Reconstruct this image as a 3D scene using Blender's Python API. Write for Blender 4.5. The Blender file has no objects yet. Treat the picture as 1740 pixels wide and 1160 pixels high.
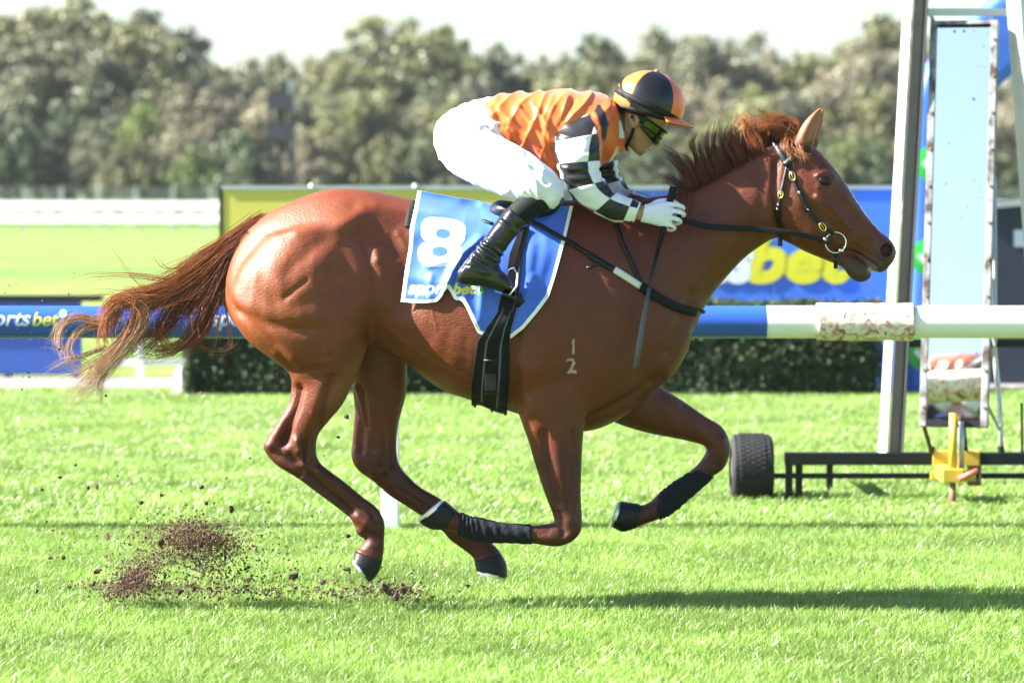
import bpy, bmesh, math, random
import numpy as np
from mathutils import Vector, Matrix, noise as mnoise
from mathutils.bvhtree import BVHTree

random.seed(7)
rng = np.random.default_rng(7)
scene = bpy.context.scene
col = scene.collection
R = math.radians

# ------------------------------------------------------------------ camera
FPX = 6160.0                       # focal length in photo pixels (1740 wide)
CAM_Z = 1.64
PITCH = math.atan((580 - 320) / FPX)
HY = 14.0                          # depth of the horse's mid plane
cd = bpy.data.cameras.new('camera')
cd.sensor_width = 36.0
cd.lens = 36.0 * FPX / 1740.0
cd.clip_start = 0.5
cd.clip_end = 6000
cd.dof.use_dof = True
cd.dof.focus_distance = HY - 0.18
cd.dof.aperture_fstop = 3.3
cam = bpy.data.objects.new('camera', cd)
cam.location = (0, 0, CAM_Z)
cam.rotation_euler = (R(90) - PITCH, 0, 0)
col.objects.link(cam)
scene.camera = cam

# ------------------------------------------------------------------ light
SUN_EL, SUN_AZ = 36.0, -95.0       # azimuth from +Y, clockwise positive
world = bpy.data.worlds.new('World')
scene.world = world
world.use_nodes = True
wn = world.node_tree
bg = wn.nodes['Background']
sky = wn.nodes.new('ShaderNodeTexSky')
sky.sky_type = 'NISHITA'
sky.sun_disc = False
sky.sun_elevation = R(SUN_EL)
sky.sun_rotation = R(SUN_AZ)
sky.air_density = 1.0
sky.dust_density = 1.3
sky.ozone_density = 1.0
wb = wn.nodes.new('ShaderNodeMix'); wb.data_type = 'RGBA'; wb.blend_type = 'MULTIPLY'; wb.inputs[0].default_value = 1.0
wb.inputs[7].default_value = (0.93, 1.0, 1.08, 1)          # one even white-balance tint for the whole sky
wn.links.new(sky.outputs[0], wb.inputs[6])
wn.links.new(wb.outputs[2], bg.inputs[0])
bg.inputs[1].default_value = 0.052
sl = bpy.data.lights.new('sun', 'SUN')
sl.energy = 5.0
sl.angle = R(0.53)
sl.color = (1.0, 0.96, 0.90)
sun = bpy.data.objects.new('sun', sl)
sd = Vector((math.sin(R(SUN_AZ)) * math.cos(R(SUN_EL)), math.cos(R(SUN_AZ)) * math.cos(R(SUN_EL)), math.sin(R(SUN_EL))))
sun.rotation_euler = sd.to_track_quat('Z', 'Y').to_euler()
sun.location = sd * 60
col.objects.link(sun)
scene.view_settings.view_transform = 'Standard'
scene.view_settings.look = 'None'
scene.view_settings.gamma = 1.0
scene.view_settings.use_curve_mapping = False
scene.view_settings.exposure = 2.5
scene.render.engine = 'CYCLES'
scene.cycles.use_denoising = True
scene.cycles.max_bounces = 8
scene.cycles.transparent_max_bounces = 8

# ------------------------------------------------------------------ pixel <-> place
_ct, _st = math.cos(PITCH), math.sin(PITCH)
def P(px, py, Y):
    """point on the vertical plane y = Y seen at photo pixel (px, py)"""
    dx, dz = (px - 870.0) / FPX, -(py - 580.0) / FPX
    dy = _ct + dz * _st
    ddz = -_st + dz * _ct
    s = Y / dy
    return Vector((dx * s, Y, CAM_Z + ddz * s))
def proj(V):
    V = np.asarray(V, float)
    x, y, z = V[:, 0], V[:, 1], V[:, 2] - CAM_Z
    f = y * _ct - z * _st
    up = y * _st + z * _ct
    return 870 + FPX * x / f, 580 - FPX * up / f
def ground_y(py):
    """depth of the ground seen at pixel row py"""
    dz = -(py - 580.0) / FPX
    return CAM_Z * (_ct + dz * _st) / (_st - dz * _ct)
def H(px, py, yo=0.0):
    return P(px, py, HY + yo)

# ------------------------------------------------------------------ materials
MATS = {}
def nt_new(name):
    m = bpy.data.materials.new(name)
    m.use_nodes = True
    nt = m.node_tree
    b = nt.nodes['Principled BSDF']
    MATS[name] = m
    return m, nt, b
def mat(name, rgb, rough=0.5, metal=0.0, spec=0.5, var=0.12, scale=8.0, bump=0.0, bscale=60.0, sheen=0.0, coat=0.0, rvar=0.0):
    m, nt, b = nt_new(name)
    tc = nt.nodes.new('ShaderNodeTexCoord')
    n = nt.nodes.new('ShaderNodeTexNoise'); n.inputs['Scale'].default_value = scale; n.inputs['Detail'].default_value = 6
    nt.links.new(tc.outputs['Object'], n.inputs['Vector'])
    mx = nt.nodes.new('ShaderNodeMix'); mx.data_type = 'RGBA'
    mx.inputs[6].default_value = (*[c * (1 - var) for c in rgb], 1)
    mx.inputs[7].default_value = (*[min(1, c * (1 + var)) for c in rgb], 1)
    nt.links.new(n.outputs[0], mx.inputs[0])
    nt.links.new(mx.outputs[2], b.inputs['Base Color'])
    b.inputs['Roughness'].default_value = rough
    b.inputs['Metallic'].default_value = metal
    b.inputs['Specular IOR Level'].default_value = spec
    b.inputs['Sheen Weight'].default_value = sheen
    b.inputs['Coat Weight'].default_value = coat
    if rvar:
        mr = nt.nodes.new('ShaderNodeMapRange')
        mr.inputs[3].default_value = max(0.02, rough - rvar); mr.inputs[4].default_value = rough + rvar
        nt.links.new(n.outputs[0], mr.inputs[0]); nt.links.new(mr.outputs[0], b.inputs['Roughness'])
    if bump:
        n2 = nt.nodes.new('ShaderNodeTexNoise'); n2.inputs['Scale'].default_value = bscale; n2.inputs['Detail'].default_value = 5
        nt.links.new(tc.outputs['Object'], n2.inputs['Vector'])
        bp = nt.nodes.new('ShaderNodeBump'); bp.inputs['Strength'].default_value = bump; bp.inputs['Distance'].default_value = 0.01
        nt.links.new(n2.outputs[0], bp.inputs['Height']); nt.links.new(bp.outputs[0], b.inputs['Normal'])
    return m
def vmat(name, rough=0.5, spec=0.5, var=0.1, scale=20.0, sheen=0.0, coat=0.0, bump=0.0, bscale=(80, 80, 80), transl=0.0, bdist=0.004, fine=0.0, fscale=220.0):
    """material whose colour comes from the mesh's own colour attribute"""
    m, nt, b = nt_new(name)
    at = nt.nodes.new('ShaderNodeAttribute'); at.attribute_name = 'Col'
    tc = nt.nodes.new('ShaderNodeTexCoord')
    n = nt.nodes.new('ShaderNodeTexNoise'); n.inputs['Scale'].default_value = scale; n.inputs['Detail'].default_value = 6
    nt.links.new(tc.outputs['Object'], n.inputs['Vector'])
    mr = nt.nodes.new('ShaderNodeMapRange')
    mr.inputs[1].default_value = 0.25; mr.inputs[2].default_value = 0.75
    mr.inputs[3].default_value = 1 - var; mr.inputs[4].default_value = 1 + var
    nt.links.new(n.outputs[0], mr.inputs[0])
    vm = nt.nodes.new('ShaderNodeVectorMath'); vm.operation = 'SCALE'
    nt.links.new(at.outputs['Color'], vm.inputs[0]); nt.links.new(mr.outputs[0], vm.inputs['Scale'])
    if fine:
        nf = nt.nodes.new('ShaderNodeTexNoise'); nf.inputs['Scale'].default_value = fscale; nf.inputs['Detail'].default_value = 3
        nt.links.new(tc.outputs['Object'], nf.inputs['Vector'])
        mf = nt.nodes.new('ShaderNodeMapRange'); mf.inputs[1].default_value = .3; mf.inputs[2].default_value = .7; mf.inputs[3].default_value = 1 - fine; mf.inputs[4].default_value = 1 + fine
        nt.links.new(nf.outputs[0], mf.inputs[0])
        v0 = vm; vm = nt.nodes.new('ShaderNodeVectorMath'); vm.operation = 'SCALE'
        nt.links.new(v0.outputs[0], vm.inputs[0]); nt.links.new(mf.outputs[0], vm.inputs['Scale'])
    nt.links.new(vm.outputs[0], b.inputs['Base Color'])
    b.inputs['Roughness'].default_value = rough
    b.inputs['Specular IOR Level'].default_value = spec
    b.inputs['Sheen Weight'].default_value = sheen
    b.inputs['Coat Weight'].default_value = coat
    b.inputs['Coat Roughness'].default_value = 0.3
    if bump:
        mp = nt.nodes.new('ShaderNodeMapping'); mp.inputs['Scale'].default_value = bscale
        nt.links.new(tc.outputs['Object'], mp.inputs[0])
        n2 = nt.nodes.new('ShaderNodeTexNoise'); n2.inputs['Scale'].default_value = 1.0; n2.inputs['Detail'].default_value = 4
        nt.links.new(mp.outputs[0], n2.inputs['Vector'])
        bp = nt.nodes.new('ShaderNodeBump'); bp.inputs['Strength'].default_value = bump; bp.inputs['Distance'].default_value = bdist
        nt.links.new(n2.outputs[0], bp.inputs['Height']); nt.links.new(bp.outputs[0], b.inputs['Normal'])
    if transl:
        out = nt.nodes['Material Output']
        tr = nt.nodes.new('ShaderNodeBsdfTranslucent'); nt.links.new(vm.outputs[0], tr.inputs[0])
        ms = nt.nodes.new('ShaderNodeMixShader'); ms.inputs[0].default_value = transl
        nt.links.new(b.outputs[0], ms.inputs[1]); nt.links.new(tr.outputs[0], ms.inputs[2])
        nt.links.new(ms.outputs[0], out.inputs[0])
    return m

# ------------------------------------------------------------------ objects
def tag(o, label=None, cat=None, group=None, kind=None):
    if label: o['label'] = label
    if cat: o['category'] = cat
    if group: o['group'] = group
    if kind: o['kind'] = kind
    return o
def empty(name, loc, label, cat, group=None):
    o = bpy.data.objects.new(name, None)
    o.location = loc
    o.empty_display_size = 0.1
    col.objects.link(o)
    return tag(o, label, cat, group)
def link_mesh(name, me, m=None, parent=None, smooth=True):
    if m is not None:
        me.materials.clear(); me.materials.append(m)
    if smooth:
        me.polygons.foreach_set('use_smooth', np.ones(len(me.polygons), bool))
    o = bpy.data.objects.new(name, me)
    col.objects.link(o)
    if parent is not None:
        o.parent = parent
        # children keep their world place: the parents are unrotated
        p, off = parent, Vector((0, 0, 0))
        while p is not None:
            off += p.location; p = p.parent
        o.location = -off
    return o
def mesh_from(name, V, F, cols=None):
    me = bpy.data.meshes.new(name)
    me.from_pydata([tuple(v) for v in V], [], [tuple(f) for f in F])
    me.update()
    if cols is not None:
        set_cols(me, cols)
    return me
def set_cols(me, cols):
    a = me.color_attributes.new('Col', 'FLOAT_COLOR', 'POINT')
    c = np.ones((len(me.vertices), 4), np.float32)
    c[:, :3] = cols
    a.data.foreach_set('color', c.ravel())
def getV(me):
    V = np.empty(len(me.vertices) * 3); me.vertices.foreach_get('co', V); return V.reshape(-1, 3)
def getN(me):
    V = np.empty(len(me.vertices) * 3); me.vertices.foreach_get('normal', V); return V.reshape(-1, 3)
def setV(me, V):
    me.vertices.foreach_set('co', np.asarray(V, float).ravel()); me.update()
class MB:
    """collects boxes, bars and tubes into one mesh"""
    def __init__(s): s.V, s.F = [], []
    def add(s, V, F):
        k = len(s.V); s.V += [tuple(v) for v in V]; s.F += [tuple(i + k for i in f) for f in F]; return s
    def box(s, lo, hi):
        x0, y0, z0 = lo; x1, y1, z1 = hi
        return s.add([(x0,y0,z0),(x1,y0,z0),(x1,y1,z0),(x0,y1,z0),(x0,y0,z1),(x1,y0,z1),(x1,y1,z1),(x0,y1,z1)],
                     [(0,3,2,1),(4,5,6,7),(0,1,5,4),(1,2,6,5),(2,3,7,6),(3,0,4,7)])
    def bar(s, a, b, w, d, roll=0.0, n=4):
        a, b = Vector(a), Vector(b); t = (b - a).normalized()
        ref = Vector((0, 1, 0)) if abs(t.y) < 0.9 else Vector((0, 0, 1))
        u = t.cross(ref).normalized(); v = t.cross(u).normalized()
        c, sn = math.cos(roll), math.sin(roll); u, v = u * c + v * sn, v * c - u * sn
        q = [(-w/2,-d/2),(w/2,-d/2),(w/2,d/2),(-w/2,d/2)]
        V = [p + u * x + v * y for p in (a, b) for x, y in q]
        return s.add(V, [(3,2,1,0),(4,5,6,7)] + [(i,(i+1)%4,(i+1)%4+4,i+4) for i in range(4)])
    def tube(s, pts, rad, n=8, cap=True):
        pts = [Vector(p) for p in pts]
        rad = rad if hasattr(rad, '__len__') else [rad] * len(pts)
        k0 = len(s.V); u = None
        for i, p in enumerate(pts):
            t = (pts[min(i + 1, len(pts) - 1)] - pts[max(i - 1, 0)]).normalized()
            if u is None:
                u = t.cross(Vector((0, 1, 0)) if abs(t.y) < 0.9 else Vector((0, 0, 1))).normalized()
            else:
                u = (u - t * u.dot(t)).normalized()
            v = t.cross(u)
            for j in range(n):
                a = 2 * math.pi * j / n
                s.V.append(tuple(p + (u * math.cos(a) + v * math.sin(a)) * rad[i]))
        for i in range(len(pts) - 1):
            for j in range(n):
                a, b = k0 + i * n + j, k0 + i * n + (j + 1) % n
                s.F.append((a, b, b + n, a + n))
        if cap:
            s.F.append(tuple(k0 + j for j in reversed(range(n))))
            s.F.append(tuple(k0 + (len(pts) - 1) * n + j for j in range(n)))
        return s
    def build(s, name, m, parent=None, smooth=False, bevel=0.0):
        me = mesh_from(name, s.V, s.F)
        o = link_mesh(name, me, m, parent, smooth)
        if bevel:
            bv = o.modifiers.new('bevel', 'BEVEL'); bv.width = bevel; bv.segments = 2; bv.limit_method = 'ANGLE'
        return o
def catmull(pts, n):
    """resample rows of pts with n steps per span"""
    A = np.asarray(pts, float)
    E = np.vstack([2 * A[0] - A[1], A, 2 * A[-1] - A[-2]])
    out = []
    for i in range(1, len(E) - 2):
        p0, p1, p2, p3 = E[i - 1], E[i], E[i + 1], E[i + 2]
        for k in range(n):
            t = k / n
            out.append(0.5 * (2 * p1 + (p2 - p0) * t + (2 * p0 - 5 * p1 + 4 * p2 - p3) * t * t + (3 * p1 - p0 - 3 * p2 + p3) * t ** 3))
    out.append(A[-1])
    return np.array(out)
def loft(stations, n=24, sub=4, expo=2.0, egg=0.0):
    """stations: (ax, ay, bx, by, half_width_m, depth_offset); closed tube whose outline passes through a and b"""
    S = catmull(stations, sub)
    V, F = [], []
    for ax, ay, bx, by, hw, yo in S:
        A, B = H(ax, ay, yo), H(bx, by, yo)
        c, e = (A + B) / 2, (A - B) / 2
        for j in range(n):
            t = 2 * math.pi * j / n
            ct, st = math.cos(t), math.sin(t)
            ct = math.copysign(abs(ct) ** (2 / expo), ct); st = math.copysign(abs(st) ** (2 / expo), st)
            V.append(c + e * ct + Vector((0, st * max(hw, .002) * (1 - egg * ct), 0)))
    m = len(S)
    for i in range(m - 1):
        for j in range(n):
            a, b = i * n + j, i * n + (j + 1) % n
            F.append((a, b, b + n, a + n))
    V.append(sum(V[:n], Vector()) / n); F += [(len(V) - 1, (j + 1) % n, j) for j in range(n)]
    k = (m - 1) * n
    V.append(sum(V[k:k + n], Vector()) / n); F += [(len(V) - 1, k + j, k + (j + 1) % n) for j in range(n)]
    return V, F
def fuse(parts, voxel, smooth_it=6, fac=0.5):
    """one continuous surface around all the given closed tubes"""
    mb = MB()
    for V, F in parts: mb.add(V, F)
    me = mesh_from('tmp', mb.V, mb.F)
    o = bpy.data.objects.new('tmp', me); col.objects.link(o)
    bm = bmesh.new(); bm.from_mesh(me); bmesh.ops.recalc_face_normals(bm, faces=bm.faces); bm.to_mesh(me); bm.free()
    r = o.modifiers.new('r', 'REMESH'); r.mode = 'VOXEL'; r.voxel_size = voxel
    if smooth_it:
        s = o.modifiers.new('s', 'SMOOTH'); s.factor = fac; s.iterations = smooth_it
    dg = bpy.context.evaluated_depsgraph_get(); dg.update()
    res = bpy.data.meshes.new_from_object(o.evaluated_get(dg))
    bpy.data.objects.remove(o); bpy.data.meshes.remove(me)
    return res
def edges_of(me):
    E = np.empty(len(me.edges) * 2, np.int64); me.edges.foreach_get('vertices', E); return E.reshape(-1, 2)
def relax(me, weight, it):
    V, E = getV(me), edges_of(me)
    n = len(V)
    deg = np.bincount(E.ravel(), minlength=n).astype(float)
    w = (weight * 0.6)[:, None]
    for _ in range(it):
        A = np.empty_like(V)
        for k in range(3):
            A[:, k] = np.bincount(E[:, 0], V[E[:, 1], k], n) + np.bincount(E[:, 1], V[E[:, 0], k], n)
        V = V + w * (A / deg[:, None] - V)
    setV(me, V)
def dist_poly(u, v, pts):
    d = np.full(u.shape, 1e9)
    if len(pts) == 1:
        return np.hypot(u - pts[0][0], v - pts[0][1])
    for (x0, y0), (x1, y1) in zip(pts[:-1], pts[1:]):
        dx, dy = x1 - x0, y1 - y0
        t = np.clip(((u - x0) * dx + (v - y0) * dy) / (dx * dx + dy * dy + 1e-9), 0, 1)
        d = np.minimum(d, np.hypot(u - x0 - t * dx, v - y0 - t * dy))
    return d
def sstep(a, b, x):
    t = np.clip((x - a) / (b - a), 0, 1); return t * t * (3 - 2 * t)
def strokes(me, items, mask_fn=None, mirror=False):
    """press or raise the surface along lines: (points, width px, depth mm)"""
    V, N = getV(me), getN(me)
    W = V.copy()
    nf = -N[:, 1]
    if mirror:
        W[:, 1] = 2 * HY - W[:, 1]; nf = -nf
    u, v = proj(W)
    m = sstep(0.05, 0.35, nf)
    if mask_fn is not None: m = m * mask_fn(W)
    D = np.zeros(len(V))
    for pts, w, d in items:
        D += d * 0.001 * np.exp(-(dist_poly(u, v, pts) / w) ** 2)
    setV(me, V + N * (D * m)[:, None])
def fnoise(V, sc, seed=0.0):
    sx, sy, sz = sc if hasattr(sc, '__len__') else (sc, sc, sc)
    return np.array([mnoise.noise((x * sx + seed, y * sy + seed * 1.7, z * sz - seed)) for x, y, z in V])
def in_tris(u, v, T):
    """which points lie in any of the 2D triangles T (k,3,2)"""
    hit = np.zeros(u.shape, bool)
    for (a, b, c) in T:
        lo, hi = np.minimum(np.minimum(a, b), c), np.maximum(np.maximum(a, b), c)
        k = np.where((u >= lo[0]) & (u <= hi[0]) & (v >= lo[1]) & (v <= hi[1]))[0]
        if not len(k): continue
        x, y = u[k], v[k]
        d1 = (x - b[0]) * (a[1] - b[1]) - (a[0] - b[0]) * (y - b[1])
        d2 = (x - c[0]) * (b[1] - c[1]) - (b[0] - c[0]) * (y - c[1])
        d3 = (x - a[0]) * (c[1] - a[1]) - (c[0] - a[0]) * (y - a[1])
        hit[k[((d1 >= 0) & (d2 >= 0) & (d3 >= 0)) | ((d1 <= 0) & (d2 <= 0) & (d3 <= 0))]] = True
    return hit
def text_tris(s, bold=0.03, shear=0.25, space=0.92):
    """filled lettering as triangles, x from 0 to its width, baseline 0, size 1"""
    cu = bpy.data.curves.new('t', 'FONT'); cu.body = s; cu.offset = bold; cu.shear = shear; cu.space_character = space
    cu.resolution_u = 6
    o = bpy.data.objects.new('t', cu); col.objects.link(o)
    dg = bpy.context.evaluated_depsgraph_get(); dg.update()
    me = bpy.data.meshes.new_from_object(o.evaluated_get(dg))
    bpy.data.objects.remove(o); bpy.data.curves.remove(cu)
    me.calc_loop_triangles()
    V = getV(me)
    T = np.array([[V[i][:2] for i in t.vertices] for t in me.loop_triangles])
    bpy.data.meshes.remove(me)
    T[:, :, 0] -= T[:, :, 0].min()
    return T
def tris_mesh(T, fn):
    """mesh of 2D triangles carried to space by fn(x, y)"""
    V, F, idx = [], [], {}
    for t in T:
        f = []
        for p in t:
            k = (round(float(p[0]), 5), round(float(p[1]), 5))
            if k not in idx:
                idx[k] = len(V); V.append(fn(*k))
            f.append(idx[k])
        if len(set(f)) == 3: F.append(f)
    return V, F
# ================================================================== ground
def ground_material():
    m, nt, b = nt_new('turf ground')
    tc = nt.nodes.new('ShaderNodeTexCoord')
    n1 = nt.nodes.new('ShaderNodeTexNoise'); n1.inputs['Scale'].default_value = 0.9; n1.inputs['Detail'].default_value = 8
    n2 = nt.nodes.new('ShaderNodeTexNoise'); n2.inputs['Scale'].default_value = 35; n2.inputs['Detail'].default_value = 6
    mp = nt.nodes.new('ShaderNodeMapping'); mp.inputs['Scale'].default_value = (0.03, 0.12, 1)
    n3 = nt.nodes.new('ShaderNodeTexNoise'); n3.inputs['Scale'].default_value = 1.0; n3.inputs['Detail'].default_value = 3
    nt.links.new(tc.outputs['Object'], mp.inputs[0]); nt.links.new(mp.outputs[0], n3.inputs['Vector'])
    for n in (n1, n2): nt.links.new(tc.outputs['Object'], n.inputs['Vector'])
    r = nt.nodes.new('ShaderNodeValToRGB')
    r.color_ramp.elements[0].position = 0.3; r.color_ramp.elements[0].color = (0.085, 0.15, 0.03, 1)
    r.color_ramp.elements[1].position = 0.7; r.color_ramp.elements[1].color = (0.17, 0.235, 0.06, 1)
    mx = nt.nodes.new('ShaderNodeMix'); mx.data_type = 'FLOAT'; mx.inputs[0].default_value = 0.45
    nt.links.new(n1.outputs[0], mx.inputs[2]); nt.links.new(n2.outputs[0], mx.inputs[3])
    nt.links.new(mx.outputs[0], r.inputs[0])
    r3 = nt.nodes.new('ShaderNodeValToRGB')
    r3.color_ramp.elements[0].position = 0.4; r3.color_ramp.elements[0].color = (0.8, 0.95, 0.8, 1)
    r3.color_ramp.elements[1].position = 0.6; r3.color_ramp.elements[1].color = (1.25, 1.1, 1.0, 1)
    nt.links.new(n3.outputs[0], r3.inputs[0])
    mu = nt.nodes.new('ShaderNodeMix'); mu.data_type = 'RGBA'; mu.blend_type = 'MULTIPLY'; mu.inputs[0].default_value = 1
    nt.links.new(r.outputs[0], mu.inputs[6]); nt.links.new(r3.outputs[0], mu.inputs[7])
    nt.links.new(mu.outputs[2], b.inputs['Base Color'])
    b.inputs['Roughness'].default_value = 0.9; b.inputs['Specular IOR Level'].default_value = 0.2
    bp = nt.nodes.new('ShaderNodeBump'); bp.inputs['Strength'].default_value = 0.6; bp.inputs['Distance'].default_value = 0.03
    nt.links.new(n2.outputs[0], bp.inputs['Height']); nt.links.new(bp.outputs[0], b.inputs['Normal'])
    return m
g = MB(); g.add([(-3000, -400, 0), (3000, -400, 0), (3000, 5000, 0), (-3000, 5000, 0)], [(0, 1, 2, 3)])
tag(g.build('ground', ground_material()), 'bright green racecourse turf', 'ground', kind='structure')
M_path = mat('path asphalt', (0.20, 0.185, 0.175), 0.9, var=0.15, scale=6, bump=0.3)
M_kerb = mat('kerb concrete', (0.42, 0.40, 0.37), 0.85, var=0.12, scale=10)
y0, y1 = 29.3, 31.2
p = MB(); p.box((-40, y0, -0.05), (40, y1, 0.012))
tag(p.build('path', M_path), 'pale grey service path behind the hedge', 'path', kind='structure')

# ================================================================== fences and boards near the track
M_white = mat('white paint', (0.78, 0.78, 0.76), 0.35, var=0.05, scale=5, rvar=0.08)
M_railblue = mat('blue rail plastic', (0.025, 0.085, 0.40), 0.25, var=0.1, scale=4, rvar=0.08)
M_ltwhite = mat('print white', (0.75, 0.78, 0.8), 0.4, var=0.05)
M_ltyellow = mat('print yellow', (0.72, 0.66, 0.03), 0.4, var=0.05)
M_ltgreen = mat('print green', (0.03, 0.42, 0.07), 0.4, var=0.05)
M_blue = mat('hoarding blue', (0.06, 0.19, 0.68), 0.45, var=0.06, scale=3)
M_yellow = mat('hoarding yellow', (0.58, 0.52, 0.09), 0.5, var=0.06, scale=3)
M_steel = mat('galvanised steel', (0.45, 0.47, 0.48), 0.45, 0.6, var=0.18, scale=12, rvar=0.12)
M_black = mat('black steel paint', (0.006, 0.0065, 0.008), 0.5, spec=.3, var=0.3, scale=15, rvar=0.1)

RY = HY * 1.225                     # running rail
sc_r = FPX / RY                     # px per metre there
def rail_profile(x0, x1, rad, cz, n=28, jit=None, seg=1):
    V, F = [], []
    for i in range(seg + 1):
        x = x0 + (x1 - x0) * i / seg
        for j in range(n):
            a = 2 * math.pi * j / n
            r = rad + (jit(x, a) if jit else 0)
            V.append((x, RY + r * math.cos(a), cz + r * math.sin(a)))
    for i in range(seg):
        for j in range(n):
            a, b = i * n + j, i * n + (j + 1) % n
            F.append((a, a + n, b + n, b))
    F.append(tuple(range(n))); F.append(tuple(seg * n + j for j in reversed(range(n))))
    return V, F
cz = P(870, 547, RY).z
rr = 27.5 / sc_r
xs = P(1302, 547, RY).x
rail = empty('running_rail', (0, RY, 0), 'round running rail on white posts, blue printed section then white, behind the horse', 'rail')
o = MB().add(*rail_profile(-12.0, xs - 0.001, rr, cz)).build('blue_rail', M_railblue, rail, True); 
o.modifiers.new('e', 'EDGE_SPLIT').split_angle = R(40)
o = MB().add(*rail_profile(xs + 0.001, 12.0, rr, cz)).build('white_rail', M_white, rail, True)
o.modifiers.new('e', 'EDGE_SPLIT').split_angle = R(40)
for x in (-7.2, P(663, 700, RY).x, 4.35, 9.4):
    pb = MB(); pb.bar((x, RY + 0.01, -0.05), (x, RY + 0.01, cz - rr * 0.6), 0.085, 0.05)
    pb.build('post', M_white, rail, False, 0.008)
# the scuffed wrap on the white rail
def wrap_mat():
    m, nt, b = nt_new('scuffed wrap')
    tc = nt.nodes.new('ShaderNodeTexCoord')
    n = nt.nodes.new('ShaderNodeTexNoise'); n.inputs['Scale'].default_value = 24; n.inputs['Detail'].default_value = 8; n.inputs['Distortion'].default_value = 1.2
    nt.links.new(tc.outputs['Object'], n.inputs['Vector'])
    r = nt.nodes.new('ShaderNodeValToRGB')
    e = r.color_ramp.elements
    e[0].position = 0.34; e[0].color = (0.16, 0.06, 0.04, 1)
    e[1].position = 0.5; e[1].color = (0.66, 0.58, 0.48, 1)
    k = e.new(0.42); k.color = (0.55, 0.32, 0.26, 1)
    k = e.new(0.6); k.color = (0.72, 0.68, 0.6, 1)
    nt.links.new(n.outputs[0], r.inputs[0]); nt.links.new(r.outputs[0], b.inputs['Base Color'])
    b.inputs['Roughness'].default_value = 0.6
    return m
jit = lambda x, a: 0.004 * mnoise.noise((x * 14, math.cos(a) * 3, math.sin(a) * 3)) + 0.012
MB().add(*rail_profile(P(1388, 547, RY).x, P(1552, 547, RY).x, rr, cz, 40, jit, 40)).build('scuffed_wrap', wrap_mat(), rail, True)
M_ltwhite2 = mat('worn print white', (0.42, 0.48, 0.58), 0.5, var=0.15, scale=20)
M_ltyellow2 = mat('worn print yellow', (0.45, 0.44, 0.06), 0.5, var=0.15, scale=20)
def rail_text(s, px0, px1, material, h_px=24, base=552):
    T = text_tris(s, 0.022, 0.25, 1.0)
    w = T[:, :, 0].max(); k = (px1 - px0) / w / sc_r
    x0 = P(px0, 547, RY).x
    bm = bmesh.new()
    V, F = tris_mesh(T, lambda x, y: (x0 + x * k, 0, y * k))
    vs = [bm.verts.new(v) for v in V]
    for f in F:
        try: bm.faces.new([vs[i] for i in f])
        except ValueError: pass
    hgt = max(v[2] for v in V)
    for i in range(-4, 14):
        z = hgt * i / 10
        bmesh.ops.bisect_plane(bm, geom=bm.verts[:] + bm.edges[:] + bm.faces[:], plane_co=(0, 0, z), plane_no=(0, 0, 1))
    z0 = (547 - base) / sc_r
    for v in bm.verts:
        a = (v.co.z + z0) / rr
        v.co = Vector((v.co.x, RY - (rr + 0.002) * math.cos(a), cz + (rr + 0.002) * math.sin(a)))
    me = bpy.data.meshes.new('lettering'); bm.to_mesh(me); bm.free()
    return link_mesh('lettering', me, material, rail, False)
for px in (-50, 352, 754):
    rail_text('sports', px + 8, px + 106, M_ltwhite2)
    rail_text('bet', px + 108, px + 154, M_ltyellow2)
    mk = MB(); c = P(px + 160, 532, RY)
    n = 14
    mk.add([(c.x, RY - rr * 0.9, c.z)] + [(c.x + .02 * math.cos(2*math.pi*i/n), RY - math.sqrt(max(0, (rr+.003)**2 - (c.z + .02*math.sin(2*math.pi*i/n) - cz)**2)), c.z + .02 * math.sin(2*math.pi*i/n)) for i in range(n)],
           [(0, 1 + (i + 1) % n, 1 + i) for i in range(n)])
    mk.build('printed_dot', mat('print pale green', (0.25, 0.6, 0.55), 0.4), rail)

# ------------------------------------------------------------------ hoarding
BY = 29.25
bs = FPX / BY
hoard = empty('advertising_hoarding', (P(900, 400, BY).x, BY, 0), 'long advertising hoarding, yellow end and blue end with large lettering, behind the hedge', 'hoarding')
zt = P(870, 322, BY).z
xa, xm, xb = P(379, 400, BY).x, P(905, 400, BY).x, P(1521, 400, BY).x
def slab(x0, x1, z0, z1, ya, yb, sh=0.0):
    mb = MB()
    mb.add([(x0, ya, z0), (x1, ya, z0), (x1 + sh, ya, z1), (x0, ya, z1), (x0, yb, z0), (x1, yb, z0), (x1 + sh, yb, z1), (x0, yb, z1)],
           [(0, 1, 2, 3), (5, 4, 7, 6), (0, 3, 7, 4), (1, 5, 6, 2), (3, 2, 6, 7), (4, 5, 1, 0)])
    return mb
npan = 3
for i in range(npan):
    slab(xa + (xm - xa) * i / npan + .002, xa + (xm - xa) * (i + 1) / npan - .002, 0.03, zt, BY, BY + 0.04).build('yellow_panel', M_yellow, hoard)
for i in range(npan):
    slab(xm + (xb - xm) * i / npan + .002, xm + (xb - xm) * (i + 1) / npan - .002, 0.03, zt, BY, BY + 0.04).build('blue_panel', M_blue, hoard)
slab(xa - .01, xb + .01, zt, zt + 0.032, BY - 0.012, BY + 0.06).build('top_rail', M_steel, hoard)
slab(xa - .03, xa - .004, 0, zt + .01, BY - .005, BY + .06).build('end_post', M_black, hoard)
for px in (380, 640, 905, 1200, 1515):
    c = P(px, 400, BY); slab(c.x - .025, c.x + .025, 0, zt, BY + .06, BY + .11).build('support_post', M_steel, hoard)
for px in (530, 706):
    c = P(px, 318, BY); MB().tube([(c.x, BY - .02, zt + .02), (c.x, BY - .02, zt + .045)], .02, 8).build('rail_clip', M_white, hoard)
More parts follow.
